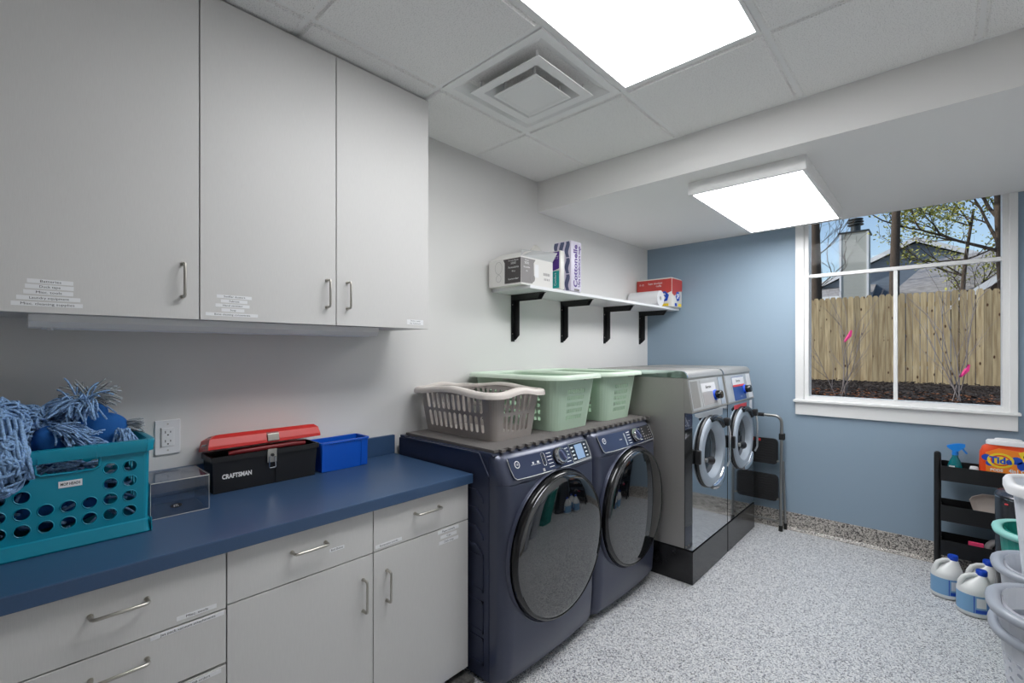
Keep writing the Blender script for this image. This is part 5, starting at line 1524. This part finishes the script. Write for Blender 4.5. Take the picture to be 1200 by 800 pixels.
def tree(label, x, y, seed, H, r, lean, crown_from, leafy, mt='bark', cat='tree', dens=.8, spread=.9, dep0=3):
    t = thing('garden_tree', label, cat, (x, y, GZ), 'bare trees behind the fence')
    rn = random.Random(seed); b = B(); tips = []
    trunk = [Vector((x + lean[0] * f + .08 * math.sin(f * 5 + seed) * f, y + lean[1] * f, GZ - .1 + H * f)) for f in [i / 10 for i in range(11)]]
    B().tube(trunk, [r * (1 - .65 * i / 10) for i in range(11)], 12).obj('trunk', mt, t, smooth=True)
    def grow(p, d, L, r_, dep):
        pts = [Vector(p)]; q = Vector(p); dd = Vector(d); n = 5
        for i in range(n):
            dd = (dd + Vector((rn.uniform(-.22, .22), rn.uniform(-.22, .22), rn.uniform(-.08, .16)))).normalized(); q = q + dd * (L / n); pts.append(q.copy())
            if dep and rn.random() < dens:
                grow(q, (dd + Vector((rn.uniform(-1, 1), rn.uniform(-1, 1), rn.uniform(-.2, .6))) * spread).normalized(), L * rn.uniform(.4, .65), r_ * .5, dep - 1)
            if dep <= 1: tips.append(q.copy())
        b.tube(pts, [max(.004, r_ * (1 - .14 * i)) for i in range(n + 1)], 5 if dep else 4)
    for i in range(2, 10):
        if i / 10 < crown_from: continue
        for k in range(2):
            a = rn.uniform(0, 2 * PI)
            grow(trunk[i], Vector((math.cos(a), math.sin(a) * .6, rn.uniform(.1, .8))).normalized(), H * rn.uniform(.25, .4), r * .32, dep0)
    b.obj('branches', mt, t)
    if leafy:
        lb = B()
        for p in tips:
            for k in range(leafy):
                q = p + Vector((rn.gauss(0, .12), rn.gauss(0, .12), rn.gauss(0, .12))); s = rn.uniform(.03, .06)
                u = Vector((rn.uniform(-1, 1), rn.uniform(-1, 1), rn.uniform(-1, 1))).normalized() * s; v = u.orthogonal().normalized() * s * .6
                lb.add([q - u, q - v, q + u, q + v], [(0, 1, 2, 3)])
        o = lb.obj('foliage', 'leaf', t); o['kind'] = 'stuff'
    return t
tree('thick bare trunk rising at the left edge of the window', -.47, 16.0, 2, 9.5, .17, (-.02, 0), .45, 0, dens=.5, dep0=2)
tree('straight bare trunk rising behind the window bar', 1.27, 16.0, 5, 10, .13, (.05, 0), .62, 0, dens=.4, dep0=2)
tree('spreading tree with yellow-green spring leaves at the right of window', 3.55, 18.0, 9, 8.5, .16, (-.3, 0), .32, 3, dens=.85)
tree('thin bare tree left of the chimney', -2.6, 22.0, 12, 8.0, .11, (.2, 0), .3, 0, dens=.7)
tree('leafy small tree before the grey roof', 2.6, 20.5, 21, 5.2, .09, (.3, 0), .4, 2, dens=.7, dep0=2)

# neighbouring house with chimney
h1 = thing('neighbour_house', 'blue-grey sided house with a white gable beyond the fence', 'house', (1.0, 34, GZ))
yw = 30.0
B().prism([(-3.6, GZ), (6.2, GZ), (6.2, 4.35), (1.32, 6.72), (-3.6, 4.35)], lambda p, h: (p[0], h, p[1]), yw, yw + 9).obj('gable_wall', 'sid_blue', h1)
for s in (-1, 1):
    e = 1.32 + s * 5.2; ze = 6.95 - 5.2 * .486
    B().prism([(1.32, 6.80), (e, ze - .15), (e, ze), (1.32, 6.95)], lambda p, h: (p[0], h, p[1]), yw - .35, yw + 9.3).obj('roof_slope', 'shingle', h1)
    B().prism([(1.32, 6.74), (e, ze - .21), (e, ze + .02), (1.32, 6.97)], lambda p, h: (p[0], h, p[1]), yw - .40, yw - .352).obj('rake_board', 'fascia', h1)
B().prism([(-8.5, GZ), (-.30, GZ), (-.30, 4.1), (-8.5, 4.1)], lambda p, h: (p[0], h, p[1]), 28.6, 32).obj('side_wing', 'sid_blue', h1)
B().prism([(28.2, 4.05), (28.2, 4.20), (31.5, 5.4), (31.5, 5.25)], lambda p, h: (h, p[0], p[1]), -8.8, -.2).obj('wing_roof', 'shingle', h1)
B().box(-8.8, -.2, 28.12, 28.19, 4.02, 4.20).obj('gutter', 'fascia', h1)
ch = B().box(-1.30, -.26, 26.9, 28.1, GZ, 7.00).obj('chimney', 'sid_pale', h1)
B().box(-1.36, -.20, 26.84, 28.16, 7.00, 7.07).obj('chimney_cap', 'flue', ch)
B().box(-.30, -.22, 26.86, 26.899, GZ, 6.99).obj('corner_board', 'fascia', ch)
B().box(-1.34, -1.26, 26.86, 26.899, GZ, 6.99).obj('corner_board', 'fascia', ch)
B().lathe([(.20, 7.07), (.20, 7.45), (.32, 7.46), (.32, 7.50), (.20, 7.51), (.20, 7.58), (.32, 7.59), (.32, 7.63), (.22, 7.64), (.22, 7.70), (.30, 7.71), (.30, 7.75)], (-.78, 27.5, 0), n=18).obj('flue', 'flue', ch)
h2 = thing('neighbour_garage', 'low house with broad grey shingle roof at right beyond the fence', 'house', (5, 22, GZ))
# roof slope faces the viewer; ridge runs up to the right
B().add([(.9, 21.6, 3.55), (9.5, 21.6, 3.05), (11.5, 27.5, 6.4), (1.9, 25.5, 5.15), (.9, 21.6, 3.45), (9.5, 21.6, 2.95), (11.5, 27.5, 6.3), (1.9, 25.5, 5.05)],
        [(0, 1, 2, 3), (7, 6, 5, 4), (0, 4, 5, 1), (1, 5, 6, 2), (2, 6, 7, 3), (3, 7, 4, 0)]).obj('roof_slope', 'shingle', h2)
B().box(1.3, 9.3, 21.9, 25.4, GZ, 3.0).obj('wall', 'sid_blue', h2)
B().prism([(2.7, GZ), (7.2, GZ), (7.2, 3.0), (5.0, 4.7), (2.7, 3.0)], lambda p, h: (p[0], h, p[1]), 20.2, 22.5).obj('gable_wall', 'sid_brown', h2)
for s in (-1, 1):
    e = 5.0 + s * 2.75; ze = 4.85 - 2.75 * .74
    B().prism([(5.0, 4.72), (e, ze - .14), (e, ze), (5.0, 4.86)], lambda p, h: (p[0], h, p[1]), 19.9, 23.2).obj('gable_roof', 'shingle', h2)
    B().prism([(5.0, 4.66), (e, ze - .2), (e, ze + .02), (5.0, 4.88)], lambda p, h: (p[0], h, p[1]), 19.85, 19.899).obj('rake_board', 'fascia', h2)
